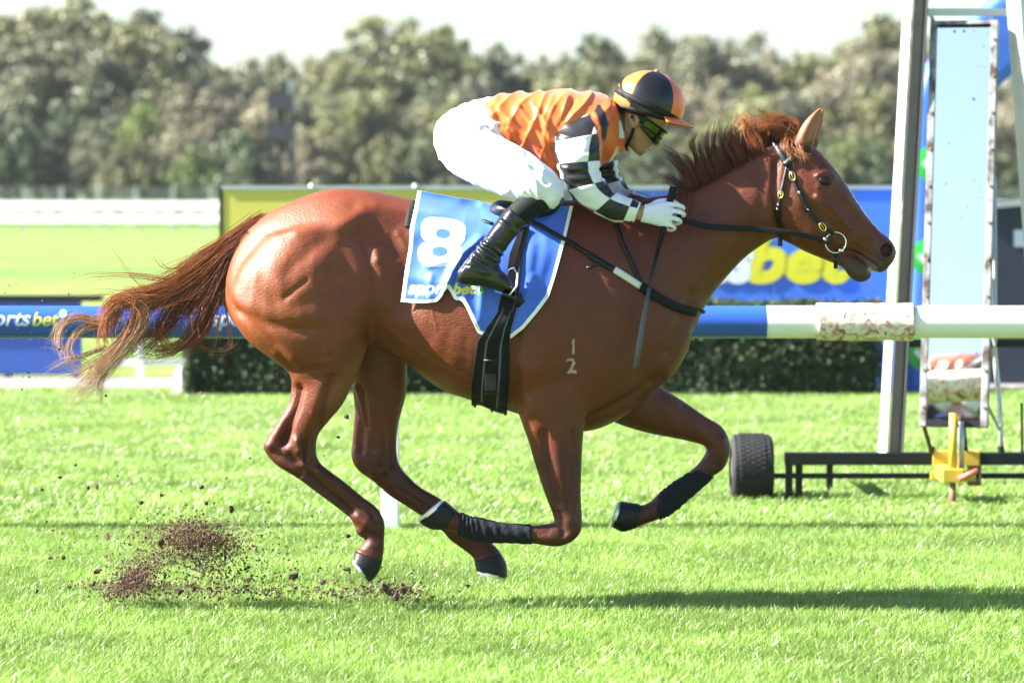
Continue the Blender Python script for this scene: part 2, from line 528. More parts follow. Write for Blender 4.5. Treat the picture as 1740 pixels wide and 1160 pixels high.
def flat_text(s, px0, px1, base, Y, material, parent, bold=0.035, shear=0.22, name='lettering', hpx=None, heavy=.02):
    T = text_tris(s, bold, shear, 1.0)
    k = (P(px1, base, Y).x - P(px0, base, Y).x) / T[:, :, 0].max()
    o0 = P(px0, base, Y)
    kz = k if hpx is None else hpx / (FPX / Y) / T[:, :, 1].max()
    mb = MB()
    for i, (ax, ay) in enumerate(((0, 0), (1, .4), (-1, .4), (1, -.4), (-1, -.4), (0, 1), (0, -1))):   # stacked prints make the letters heavy
        V, F = tris_mesh(T, lambda x, y: (o0.x + x * k + ax * heavy, Y - .0008 * i, o0.z + y * kz + ay * heavy)); mb.add(V, F)
    return link_mesh(name, mesh_from(name, mb.V, mb.F), material, parent, False)
flat_text('sports', 985, 1282, 475, BY - .005, M_ltwhite, hoard, .012, hpx=66, heavy=.024)
flat_text('bet', 1272, 1446, 475, BY - .005, M_ltyellow, hoard, .012, hpx=74, heavy=.026)

# ------------------------------------------------------------------ blue board, low rail and marker on the left
M_navyboard = mat('board blue', (0.025, 0.08, 0.36), 0.5, var=0.12, scale=4)
LY = 31.3
lb = empty('low_board', (P(60, 640, LY).x, LY, 0), 'low dark blue board with a black capping by the path', 'board')
slab(P(-700, 600, LY).x, P(137, 600, LY).x, 0.03, P(0, 512, LY).z, LY, LY + .12).build('board_panel', M_navyboard, lb)
slab(P(-700, 600, LY).x, P(172, 600, LY).x, P(0, 512, LY).z, P(0, 502, LY).z, LY - .05, LY + .22).build('capping', M_black, lb)
for px in (-300, 10, 125):
    c = P(px, 600, LY); slab(c.x - .03, c.x + .03, 0, .4, LY + .12, LY + .18).build('leg', M_black, lb)
WY = 30.4
wr = empty('low_white_rail', (P(238, 650, WY).x, WY, 0), 'low white rail with a square post between the blue board and hedge', 'rail')
c = P(238, 600, WY); MB().box((c.x - .03, WY, 0), (c.x + .03, WY + .06, P(0, 545, WY).z)).build('post', M_white, wr, False, .004)
c2 = P(520, 600, WY); MB().box((c2.x - .03, WY, 0), (c2.x + .03, WY + .06, P(0, 545, WY).z)).build('post', M_white, wr, False, .004)
for a, b in ((611, 621), (545, 556)):
    MB().box((P(186, 600, WY).x, WY + .062, P(0, b, WY).z), (P(560, 600, WY).x, WY + .1, P(0, a, WY).z)).build('bar', M_white, wr)
MKY = 28.0
c = P(308, 672, ground_y(672))
mk = MB(); rings = [(0.075, 0.0), (0.075, .03), (.062, .05), (.058, .12), (.045, .19), (.02, .225)]
mk.tube([(c.x, c.y, z) for r, z in rings], [r for r, z in rings], 16)
tag(mk.build('track_marker', M_white, None, True), 'small white rounded marker at the end of the hedge', 'marker')

# ------------------------------------------------------------------ leaves
def leaf_mat(name, rgb, rough=0.55, tr=0.35, hue=0.25):
    m, nt, b = nt_new(name)
    gi = nt.nodes.new('ShaderNodeNewGeometry')
    r = nt.nodes.new('ShaderNodeValToRGB')
    e = r.color_ramp.elements
    e[0].position = 0; e[0].color = (*[c * (1 - hue * 1.6) for c in rgb], 1)
    e[1].position = 1; e[1].color = (rgb[0] * (1 + hue * 1.8), rgb[1] * (1 + hue * 1.4), rgb[2] * (1 + hue), 1)
    nt.links.new(gi.outputs['Random Per Island'], r.inputs[0])
    oi = nt.nodes.new('ShaderNodeObjectInfo')
    hs = nt.nodes.new('ShaderNodeHueSaturation')
    mr = nt.nodes.new('ShaderNodeMapRange'); mr.inputs[3].default_value = 0.75; mr.inputs[4].default_value = 1.25
    nt.links.new(oi.outputs['Random'], mr.inputs[0]); nt.links.new(mr.outputs[0], hs.inputs['Value'])
    nt.links.new(r.outputs[0], hs.inputs['Color'])
    nt.links.new(hs.outputs[0], b.inputs['Base Color'])
    b.inputs['Roughness'].default_value = rough
    tl = nt.nodes.new('ShaderNodeBsdfTranslucent'); nt.links.new(hs.outputs[0], tl.inputs[0])
    ms = nt.nodes.new('ShaderNodeMixShader'); ms.inputs[0].default_value = tr
    nt.links.new(b.outputs[0], ms.inputs[1]); nt.links.new(tl.outputs[0], ms.inputs[2])
    nt.links.new(ms.outputs[0], nt.nodes['Material Output'].inputs[0])
    return m
def leaf_mesh(name, pts, nrm, size, m):
    """one kite-shaped leaf (two triangles) at every point"""
    k = len(pts)
    a = rng.normal(size=(k, 3)); a -= nrm * (a * nrm).sum(1)[:, None]; a /= np.linalg.norm(a, axis=1)[:, None] + 1e-9
    b = np.cross(nrm, a)
    s = (size * rng.uniform(0.6, 1.3, k))[:, None]
    V = np.empty((k, 4, 3))
    V[:, 0] = pts - a * s * 0.5; V[:, 1] = pts + b * s * 0.3; V[:, 2] = pts + a * s * 0.5; V[:, 3] = pts - b * s * 0.3
    me = bpy.data.meshes.new(name)
    me.vertices.add(4 * k); me.vertices.foreach_set('co', V.ravel())
    me.loops.add(4 * k); me.loops.foreach_set('vertex_index', np.arange(4 * k, dtype=np.int32))
    me.polygons.add(k); me.polygons.foreach_set('loop_start', np.arange(0, 4 * k, 4, dtype=np.int32))
    me.update(); me.validate()
    me.materials.append(m)
    return me
def unit(n):
    v = rng.normal(size=(n, 3)); return v / np.linalg.norm(v, axis=1)[:, None]

# ------------------------------------------------------------------ clipped hedge in front of the hoarding
HG = ground_y(677)
hx0, hx1 = P(322, 600, HG).x, P(1503, 600, HG).x
hz = P(870, 520, HG).z
hedge = empty('clipped_hedge', ((hx0 + hx1) / 2, HG + .3, 0), 'long dark green clipped box hedge below the hoarding', 'hedge')
M_hedge = leaf_mat('hedge leaf', (0.026, 0.055, 0.014), 0.75, 0.25, 0.4)
MB().box((hx0 + .06, HG + .07, 0), (hx1 - .06, HG + .6, hz - .06)).build('core', mat('hedge core', (0.012, 0.014, 0.008), 0.95), hedge)
def face_pts(n, fn):
    q = fn(rng.uniform(size=n), rng.uniform(size=n)); return np.stack(q, 1)
nf, ntp = 30000, 12000
bumpf = lambda x, z: 0.035 * np.sin(x * 3.1 + 1.3 * np.sin(z * 5)) * np.sin(z * 7 + x)
pf = face_pts(nf, lambda a, b: (hx0 + a * (hx1 - hx0), HG + .05 + 0 * a, 0.0 + b * hz)); pf[:, 1] += rng.normal(0, .025, nf) + bumpf(pf[:, 0], pf[:, 2])
pt = face_pts(ntp, lambda a, b: (hx0 + a * (hx1 - hx0), HG + b * .66, hz + 0 * a)); pt[:, 2] += rng.normal(0, .018, ntp) + 0.012 * np.sin(pt[:, 0] * 9)
pl = face_pts(4000, lambda a, b: (hx0 + 0 * a, HG + a * .66, b * hz)); pl[:, 0] += rng.normal(0, .03, 4000)
nn = np.vstack([np.tile((0, -1, .2), (nf, 1)), np.tile((0, -.2, 1), (ntp, 1)), np.tile((-1, 0, .2), (4000, 1))]) + rng.normal(0, .55, (nf + ntp + 4000, 3))
nn /= np.linalg.norm(nn, axis=1)[:, None]
link_mesh('foliage', leaf_mesh('foliage', np.vstack([pf, pt, pl]), nn, 0.042, M_hedge), None, hedge, False)

# ================================================================== inflatable arch and dark cabin on the right
AY = 29.0
arch = empty('inflatable_arch', (P(1600, 680, AY).x, AY, 0), 'blue inflatable arch with green tick discs behind the mirror stand', 'arch')
OUT = [(1536, 681), (1541, 480), (1546, 300), (1553, 165), (1572, 112), (1625, 50), (1690, -6), (1740, -38), (1960, -38), (2010, -6), (2075, 50), (2128, 112), (2147, 165), (2154, 300), (2159, 480), (2164, 681)]
INN = [(1650, 681), (1653, 480), (1657, 300), (1664, 200), (1690, 152), (1722, 122), (1765, 85), (1800, 72), (1900, 72), (1935, 85), (1978, 122), (2010, 152), (2036, 200), (2043, 300), (2047, 480), (2050, 681)]
V, F = [], []
seg = 24
for (a, b) in zip(OUT, INN):
    A, B = P(*a, AY), P(*b, AY); c, e = (A + B) / 2, (A - B) / 2
    for j in range(seg):
        t = 2 * math.pi * j / seg
        ct, st = math.cos(t), math.sin(t)
        ct = math.copysign(abs(ct) ** .3, ct); st = math.copysign(abs(st) ** .3, st)
        q = c + e * ct + Vector((0, .2 * st, 0)); q.z = max(q.z, 0.0); V.append(q)
for i in range(len(OUT) - 1):
    for j in range(seg):
        a, b = i * seg + j, i * seg + (j + 1) % seg
        F.append((a, b, b + seg, a + seg))
me = mesh_from('arch_tube', V, F)
link_mesh('arch_tube', me, mat('arch blue', (0.04, 0.13, 0.55), .5, var=.06, scale=3), arch, False)
for (cx, cy, r_) in ((1583, 279, 33), (1574, 436, 32), (1567, 597, 31)):
    c = P(cx, cy, AY); r = r_ / (FPX / AY)
    d = MB(); n = 28
    d.add([(c.x, AY - .215, c.z)] + [(c.x + r * math.cos(2*math.pi*i/n), AY - .2, c.z + r * math.sin(2*math.pi*i/n)) for i in range(n)], [(0, 1 + (i+1) % n, 1 + i) for i in range(n)])
    dd = d.build('green_disc', M_ltgreen, arch)
    tk = MB(); y = AY - .222
    for (q0, q1) in (((-.55, .12), (-.05, -.38)), ((-.12, -.38), (.6, .38))):
        a = Vector((c.x + q0[0] * r, y, c.z + q0[1] * r)); b = Vector((c.x + q1[0] * r, y, c.z + q1[1] * r))
        tk.bar(a, b, .3 * r, .006)
        y -= .004
    tk.build('tick', M_ltwhite, dd)
CY = 30.2
cab = empty('dark_cabin', (P(1790, 680, CY).x, CY, 0), 'dark navy site cabin with a sloping roof edge behind the mirror stand', 'cabin')
M_navy = mat('cabin navy', (0.02, 0.028, 0.045), 0.5, var=0.15, scale=5)
x0, x1 = P(1640, 600, CY).x, P(2150, 600, CY).x
za, zb = P(0, 356, CY).z, P(0, 335, CY).z
cb = MB(); cb.add([(x0, CY, 0), (x1, CY, 0), (x1, CY, zb + .12), (x0, CY, za), (x0, CY + 2, 0), (x1, CY + 2, 0), (x1, CY + 2, zb + .12), (x0, CY + 2, za)],
                  [(0, 1, 2, 3), (5, 4, 7, 6), (0, 3, 7, 4), (1, 5, 6, 2), (3, 2, 6, 7)])
cb.build('wall', M_navy, cab)
rf = MB(); rf.bar((x0 - .03, CY - .03, za + .015), (x1, CY - .03, zb + .135), .05, .09); rf.build('roof_edge', M_steel, cab)
c = P(1731, 405, CY); MB().box((c.x - .04, CY - .012, c.z - .07), (c.x + .06, CY - .002, c.z + .07)).build('notice', M_ltwhite, cab)

# ================================================================== far rail, fence, tower and trees
FY = ground_y(394)
far = empty('far_running_rail', (P(190, 394, FY).x, FY, 0), 'far white running rail with a deep upper board beyond the track', 'rail')
zr = P(0, 342, FY).z
for i in range(-9, 22):
    x = P(30, 390, FY).x + i * P(901, 390, FY).x * 1.72
    bx = MB(); bx.bar((x, FY + .3, 0), (x - .05, FY + .02, zr - .35), .09, .07); bx.build('post', M_white, far)
MB().box((-34, FY - .05, zr - .30), (40, FY + .03, zr)).build('upper_board', M_white, far)
MB().box((-34, FY - .03, zr - .80), (40, FY + .03, zr - .52)).build('lower_board', M_white, far)
for i in range(-6, 40):
    x = P(10, 390, FY).x + i * P(905, 390, FY).x
    MB().box((x - .22, FY - .02, zr - .53), (x + .22, FY + .03, zr - .29)).build('spacer', M_steel, far)
GY = 152.0
far.rotation_euler = (0, 0, R(-7))
fen = empty('mesh_fence', (P(190, 380, GY).x, GY, 0), 'grey wire mesh fence in front of the trees', 'fence')
M_fence = mat('fence grey', (0.36, 0.37, 0.38), 0.6, 0.2)
for i in range(-14, 40):
    x = P(42, 380, GY).x + i * P(933, 380, GY).x
    MB().bar((x, GY, 0), (x, GY, 1.72), .14, .08).build('post', M_fence, fen)
wire = MB()
for i in range(9): wire.box((-34, GY + .05, .1 + i * .19), (60, GY + .06, .122 + i * .19))
for i in range(0, 620): wire.box((-34 + i * .15, GY + .065, .05), (-34 + i * .15 + .012, GY + .07, 1.66))
tag(wire.build('wire_mesh', M_fence, fen), kind='stuff')

TY = 148.0
tw = empty('judges_tower', (P(478, 380, TY).x, TY, 0), 'slate blue viewing tower with two boxed platforms in front of the trees', 'tower')
M_slate = mat('tower slate', (0.016, 0.021, 0.036), 0.7, var=0.12, scale=2)
M_slated = mat('tower dark cladding', (0.005, 0.006, 0.01), 0.7, var=0.12, scale=2)
tx = lambda px: P(px, 300, TY).x
tz = lambda py: P(478, py, TY).z
for (pa, pb, ya, yb, m_, nm) in ((455, 497, 160, 186, M_slate, 'platform_box'), (455, 495, 212, 238, M_slate, 'platform_box')):
    MB().box((tx(pa), TY - .6, tz(yb)), (tx(pb), TY + .6, tz(ya))).build(nm, m_, tw)
MB().box((tx(478), TY - .3, tz(160)), (tx(488), TY + .3, tz(136))).build('mast_box', M_slated, tw)
MB().box((tx(489), TY - .25, tz(158)), (tx(497), TY + .2, tz(137))).build('sign_board', mat('tower pale', (.4, .45, .48), .6), tw)
for px in (459, 475, 492):
    for dy in (-.5, .5):
        MB().bar((tx(px), TY + dy, 0), (tx(px), TY + dy, tz(187)), .1, .1).build('leg', M_slated, tw)
MB().box((tx(470), TY - .2, tz(212)), (tx(486), TY + .3, tz(187))).build('cabin_wall', M_slated, tw)
MB().box((tx(474), TY - .25, tz(262)), (tx(487), TY + .25, tz(239))).build('stair_core', M_slated, tw)
for i in range(6):
    za_, zb_ = tz(310 - i * 22), tz(310 - (i + 1) * 22)
    xa_, xb_ = (tx(498), tx(504)) if i % 2 == 0 else (tx(504), tx(498))
    MB().bar((xa_, TY - .4, za_), (xb_, TY - .4, zb_), .12, .5).build('stair_flight', M_slate, tw)

M_bark = mat('pale bark', (0.30, 0.27, 0.23), 0.85, var=0.35, scale=3)
M_leafs = [leaf_mat('leaf olive', (0.15, 0.165, 0.062), .5, .25), leaf_mat('leaf grey green', (0.155, 0.175, 0.10), .5, .25),
           leaf_mat('leaf dark green', (0.07, 0.10, 0.04), .5, .25), leaf_mat('leaf fresh green', (0.125, 0.175, 0.045), .5, .25),
           leaf_mat('leaf tan', (0.21, 0.20, 0.125), .55, .25)]
def tree_proto(kind, seed):
    """unit-height tree: tapered trunk with limbs, leaf clumps held at the limb ends"""
    global rng
    rng = np.random.default_rng(seed)
    tr = MB(); clumps = []
    if kind == 'umbrella':
        base_h, nl, spread, lo, hi, flat, per, cs = .36, 17, .38, .55, .92, .55, 190, .10
    elif kind == 'round':
        base_h, nl, spread, lo, hi, flat, per, cs = .2, 27, .36, .2, .9, .75, 170, .11
    else:
        base_h, nl, spread, lo, hi, flat, per, cs = .08, 34, .46, .10, .86, .8, 120, .12
    lean = rng.normal(0, .04, 2)
    top = Vector((lean[0], lean[1], base_h))
    tr.tube([(0, 0, -.02), (lean[0] * .3, lean[1] * .3, base_h * .5), top], [.032, .026, .02], 7)
    for i in range(nl):
        a = 2 * math.pi * (i * .618 + rng.uniform(-.08, .08)); q = math.sqrt((i + .5) / nl)
        rad = spread * q * rng.uniform(.75, 1.1)
        h = (hi - (hi - lo) * q ** 2.2 * rng.uniform(.5, 1.15)) if kind == 'umbrella' else lo + (hi - lo) * rng.uniform(.45, 1.0) ** .6 * math.sqrt(max(.05, 1 - (q * .93) ** 2))
        e = Vector((top.x + rad * math.cos(a), top.y + rad * math.sin(a), h))
        mid = top.lerp(e, .5) + Vector((rng.normal(0, .02), rng.normal(0, .02), -.03 if kind == 'umbrella' else .02))
        tr.tube([top * .96, mid, e], [.013, .009, .004], 5)
        clumps.append((e, cs * rng.uniform(.75, 1.35)))
        for _ in range(3):
            d = Vector(rng.normal(0, 1, 3)).normalized() * cs * rng.uniform(.7, 2.0); d.z *= flat
            clumps.append((e + d, cs * rng.uniform(.45, .85)))
    pts, nrm = [], []
    for c, r in clumps:
        d = unit(per); rr_ = np.minimum(np.abs(rng.normal(.45, .38, per)) + .1, 1.25)
        q = d * rr_[:, None] * r; q[:, 2] *= flat
        pts.append(np.array(c) + q); nn = d + rng.normal(0, .7, (per, 3)) + (0, 0, .3); nrm.append(nn / np.linalg.norm(nn, axis=1)[:, None])
    pts = np.vstack(pts); pts[:, 2] = np.maximum(pts[:, 2], .01)
    zmax = pts[:, 2].max()
    tme = mesh_from('trunk', [(x, y, z / zmax) for x, y, z in tr.V], tr.F)
    pts[:, 2] /= zmax
    cme = leaf_mesh('crown', pts, np.vstack(nrm), .030 if kind != 'shrub' else .042, M_leafs[0])
    return tme, cme
protos = {k: [tree_proto(k, s) for s in ss] for k, ss in (('umbrella', (11, 12, 13)), ('round', (21, 22, 23, 24)), ('shrub', (31, 32, 33)))}
rng = np.random.default_rng(99)
TONE = ['olive', 'grey-green', 'dark green', 'fresh green', 'tan-tinged']
def tree_label(kind, px, top, wpx, leaf):
    where = ('by the open far end of the mesh fence' if px < 130 else 'behind the mesh fence, well before the viewing tower' if px < 380 else 'close behind the viewing tower' if px < 570
             else 'behind the yellow end of the hoarding' if px < 905 else 'behind the blue end of the hoarding' if px < 1470 else 'behind the mirror stand')
    if kind == 'shrub': size = 'broad' if wpx >= 125 else 'narrow' if wpx < 115 else 'rounded'
    else: size = 'very tall' if top < 35 else 'tall' if top < 95 else 'middling' if top < 145 else 'low'
    return '%s %s %s %s' % (size, TONE[leaf], {'shrub': 'bush', 'umbrella': 'umbrella-crowned tree', 'round': 'round-crowned tree'}[kind], where)
leafcopies = {}
def plant(kind, px, top, wpx, dist, leaf, var):
    tme, cme = protos[kind][var % len(protos[kind])]
    key = (kind, var % len(protos[kind]), leaf)
    if key not in leafcopies:
        c = cme.copy(); c.materials.clear(); c.materials.append(M_leafs[leaf]); leafcopies[key] = c
    h = P(px, top, dist).z
    w = wpx * (1.0 if kind == 'shrub' else 1.3) / (FPX / dist) / (.92 if kind == 'shrub' else .78)
    base = P(px, 380, dist); 
    nm = 'broad_bush' if kind == 'shrub' else ('umbrella_tree' if kind == 'umbrella' else 'coastal_tree')
    e = empty(nm, (base.x, dist, 0), tree_label(kind, px, top, wpx, leaf), 'bush' if kind == 'shrub' else 'tree', ('bushes' if kind == 'shrub' else 'trees') + ' of the belt behind the track')
    e.rotation_euler = (0, 0, rng.uniform(0, 6.28)); e.scale = (w, w, h)
    for nm2, me_, m_ in (('trunk', tme, M_bark), ('crown', leafcopies[key], None)):
        if m_ and not me_.materials: me_.materials.append(m_)
        o = bpy.data.objects.new(nm2, me_); col.objects.link(o); o.parent = e
    return e
TREES = [ # kind, px, top py, width px, distance, leaf, variant
 ('umbrella', -60, 20, 230, 182, 0, 0), ('umbrella', 60, 18, 200, 178, 0, 1), ('umbrella', 155, -14, 240, 180, 0, 2), ('umbrella', 240, 12, 170, 186, 1, 0), ('umbrella', 200, 40, 180, 176, 0, 1), ('umbrella', 100, 50, 200, 174, 1, 0),
 ('round', 300, 75, 120, 190, 1, 0), ('round', 345, 118, 110, 176, 1, 1), ('round', 400, 92, 150, 184, 1, 2), ('round', 455, 84, 130, 188, 0, 3), ('round', 520, 108, 110, 186, 0, 0),
 ('round', 585, 90, 140, 180, 0, 1), ('umbrella', 690, 24, 190, 184, 0, 1), ('umbrella', 740, 40, 130, 188, 0, 2), ('round', 650, 62, 150, 182, 1, 2), ('round', 575, 70, 150, 186, 1, 0), ('round', 735, 130, 120, 178, 2, 3),
 ('umbrella', 845, 70, 100, 186, 2, 0), ('round', 800, 125, 110, 180, 1, 1), ('round', 870, 110, 130, 188, 0, 2), ('umbrella', 925, 84, 110, 190, 1, 2), ('round', 965, 105, 120, 182, 0, 3),
 ('umbrella', 1015, 56, 110, 186, 2, 1), ('round', 1060, 62, 140, 184, 0, 0), ('round', 1130, 42, 160, 188, 0, 1), ('round', 1210, 44, 170, 184, 1, 2), ('round', 1290, 76, 130, 186, 4, 3),
 ('round', 1365, 82, 130, 184, 0, 1), ('round', 1430, 62, 150, 182, 4, 0), ('umbrella', 1500, 22, 160, 190, 0, 1), ('round', 1545, 75, 150, 184, 4, 2), ('round', 1690, 118, 140, 186, 4, 3),
 ('round', 1780, 90, 150, 186, 0, 0), ('umbrella', 1880, 60, 170, 186, 1, 2), ('round', 1620, 100, 140, 188, 0, 1), ('round', -150, 60, 160, 184, 2, 2), ('umbrella', -230, 30, 190, 186, 0, 1),
 # middle storey
 ('round', 20, 130, 170, 172, 1, 0), ('round', 110, 120, 150, 174, 0, 3), ('round', 200, 110, 170, 172, 2, 1), ('round', 290, 150, 150, 170, 0, 2), ('round', 350, 140, 130, 168, 4, 3), ('round', 430, 150, 130, 172, 4, 0),
 ('round', 540, 150, 140, 172, 1, 2), ('round', 615, 150, 140, 170, 0, 1), ('round', 700, 165, 140, 172, 1, 3), ('round', 775, 160, 140, 170, 0, 0), ('round', 860, 170, 140, 172, 1, 1),
 ('round', 940, 160, 140, 172, 4, 2), ('round', 1180, 130, 150, 174, 4, 3), ('round', 1260, 140, 150, 172, 0, 0), ('round', 1340, 150, 150, 172, 1, 1), ('round', 1410, 130, 150, 174, 4, 2), ('round', 1490, 140, 150, 172, 0, 3), ('round', 1710, 175, 150, 174, 4, 1), ('round', 1060, 140, 150, 172, 1, 0),
 ('round', 1590, 160, 150, 174, 4, 0), ('round', 1840, 160, 170, 174, 1, 2), ('round', -90, 140, 170, 172, 0, 1),
 # front bushes
 ('shrub', -60, 195, 170, 160, 2, 0), ('shrub', 35, 190, 130, 160, 2, 1), ('shrub', 110, 188, 120, 162, 2, 2), ('shrub', 175, 195, 120, 160, 1, 0), ('shrub', 240, 175, 120, 163, 3, 1), ('shrub', 225, 235, 110, 158, 0, 2),
 ('shrub', 300, 205, 120, 161, 4, 0), ('shrub', 330, 245, 110, 158, 3, 1), ('shrub', 400, 215, 120, 160, 2, 2), ('shrub', 520, 210, 110, 160, 4, 0), ('shrub', 585, 215, 120, 161, 0, 1), ('shrub', 660, 225, 120, 160, 0, 2), ('shrub', 725, 215, 120, 160, 2, 0),
 ('shrub', 420, 255, 110, 156, 2, 1), ('shrub', 800, 225, 130, 160, 1, 1), ('shrub', 880, 235, 130, 160, 4, 2), ('shrub', 960, 225, 130, 160, 0, 0), ('shrub', 1050, 220, 130, 160, 2, 1), ('shrub', 1120, 235, 130, 158, 2, 2), ('shrub', 1190, 215, 130, 160, 0, 0), ('shrub', 1270, 225, 130, 160, 2, 1),
 ('shrub', 1350, 235, 130, 160, 1, 2), ('shrub', 1420, 225, 130, 160, 3, 0), ('shrub', 1490, 240, 130, 160, 2, 1), ('shrub', 1700, 255, 130, 160, 2, 2), ('shrub', 1600, 230, 140, 160, 0, 0), ('shrub', 1790, 240, 140, 160, 3, 1), ('shrub', 1880, 240, 140, 160, 2, 2), ('shrub', -160, 200, 160, 160, 0, 2),
]
for i in range(9):                                               # the belt runs on past the frame
    for px in (-330 - i * 95, 1970 + i * 95):
        TREES += [(('umbrella', 'round')[i % 2], px, (40, 75, 30)[i % 3], 170, 184, (0, 1, 4)[i % 3], i), ('round', px + 40, 145, 160, 172, (1, 0, 2)[i % 3], i + 1), ('shrub', px + 20, (215, 235)[i % 2], 150, 160, (2, 0, 3)[i % 3], i)]
for t in TREES: plant(*t)
# ================================================================== mirror stand on a wheeled frame
MY = 18.85
ms_ = FPX / MY
M_rust = None
def rust_mat():
    m, nt, b = nt_new('rusty frame')
    tc = nt.nodes.new('ShaderNodeTexCoord')
    n = nt.nodes.new('ShaderNodeTexNoise'); n.inputs['Scale'].default_value = 9; n.inputs['Detail'].default_value = 8
    nt.links.new(tc.outputs['Object'], n.inputs['Vector'])
    r = nt.nodes.new('ShaderNodeValToRGB'); e = r.color_ramp.elements
    e[0].position = .38; e[0].color = (.05, .024, .014, 1); e[1].position = .52; e[1].color = (.22, .23, .235, 1)
    nt.links.new(n.outputs[0], r.inputs[0]); nt.links.new(r.outputs[0], b.inputs['Base Color'])
    b.inputs['Roughness'].default_value = .55
    return m
M_rust = rust_mat()
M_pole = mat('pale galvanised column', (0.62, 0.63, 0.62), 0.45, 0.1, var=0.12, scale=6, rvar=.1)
M_shade = mat('shade-toned steel', (0.085, 0.085, 0.08), .6, .2, var=.25, scale=9)  # dark tone stands in for the shade inside the column channel
M_yel = mat('yellow steel paint', (0.52, 0.36, 0.04), 0.5, var=0.3, scale=12)
M_red = mat('faded red grip', (0.62, 0.14, 0.10), 0.5)
M_rubber = mat('tyre rubber', (0.009, 0.009, 0.010), 0.8, var=0.3, scale=25, bump=.3)
M_brown = mat('rusty jack leg', (0.20, 0.11, 0.06), 0.7, var=.3, scale=30)
tr_root = empty('mirror_stand', (P(1625, 850, MY).x, MY, 0), 'wheeled black steel frame carrying tall galvanised columns and a narrow mirror', 'mirror stand')
def q(px, py, dy=0.0): return P(px, py, MY + dy)
def mirx(px): return 2 * 1625 - px
# columns: square, turned so that one face looks left into the sun
for (b_, t_) in (((1511, 772), (1563, -160)), ((1788, 772), (1722, -160))):
    cbar = MB()
    if b_[0] < 1625:          # channel column: pale flange towards the sun, open channel with shade in its colour
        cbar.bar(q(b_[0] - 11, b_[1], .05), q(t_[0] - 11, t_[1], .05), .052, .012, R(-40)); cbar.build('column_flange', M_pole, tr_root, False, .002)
        MB().bar(q(b_[0] + 10, b_[1], .085), q(t_[0] + 10, t_[1], .085), .070, .012).build('column_web', M_shade, tr_root, False, .002)
        MB().bar(q(b_[0] + 21, b_[1], .06), q(t_[0] + 21, t_[1], .06), .010, .062).build('column_flange', M_shade, tr_root, False, .002)
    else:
        cbar.bar(q(*b_, .05), q(*t_, .05), .104, .104, R(38)); cbar.build('column', M_steel, tr_root, False, .006)  # duller steel than the left flange: this column's shade is in its colour
for py, w in ((21, .038), (-140, .05)):
    xl = 1511 + (772 - py) / 932 * 52
    MB().bar(q(xl + 14, py, .1), q(1788 - (772 - py) / 932 * 66 - 14, py, .1), w, .04).build('cross_bar', M_steel, tr_root)
MB().bar(q(1536, 583, .16), q(1770, 583, .16), .04, .04).build('cross_bar', M_black, tr_root)
# black base frame
def hbar(name, x0, x1, ya, yb, dy, depth, m):
    a, b = q(x0, yb, dy), q(x1, ya, dy)
    mb = MB(); mb.box((a.x, a.y, a.z), (b.x, a.y + depth, b.z)); return mb.build(name, m, tr_root, False, .004)
hbar('base_beam', 1334, 1584.4, 769, 790, 0, .07, M_black); hbar('base_beam', 1665.6, 1916, 769, 790, 0, .07, M_black)
hbar('yellow_beam', 1585, 1665, 766, 791, -.006, .082, M_yel)
hbar('lower_bar', 1312, 1580, 804, 813, .01, .04, M_black); hbar('lower_bar', 1666, 1938, 804, 813, .01, .04, M_black)
hbar('yellow_bar', 1581, 1665, 801, 815, 0, .05, M_yel)
for px, yb, dy, w in ((1341, 853, -.01, 12), (1358, 853, .03, 12), (1410, 832, .5, 11), (mirx(1341), 853, -.01, 12), (mirx(1358), 853, .03, 12)):
    a = q(px - w / 2, yb, dy); b = q(px + w / 2, 787, dy)
    MB().box((a.x, a.y, 0.0 if yb > 840 else a.z), (b.x, a.y + .04, b.z)).build('leg', M_black, tr_root)
for px in (1410, mirx(1410)):
    MB().bar(q(px, 780, .07), q(px, 780, .9), .05, .05).build('side_beam', M_black, tr_root)
MB().bar(q(1400, 780, .9), q(mirx(1400), 780, .9), .05, .05).build('rear_beam', M_black, tr_root)
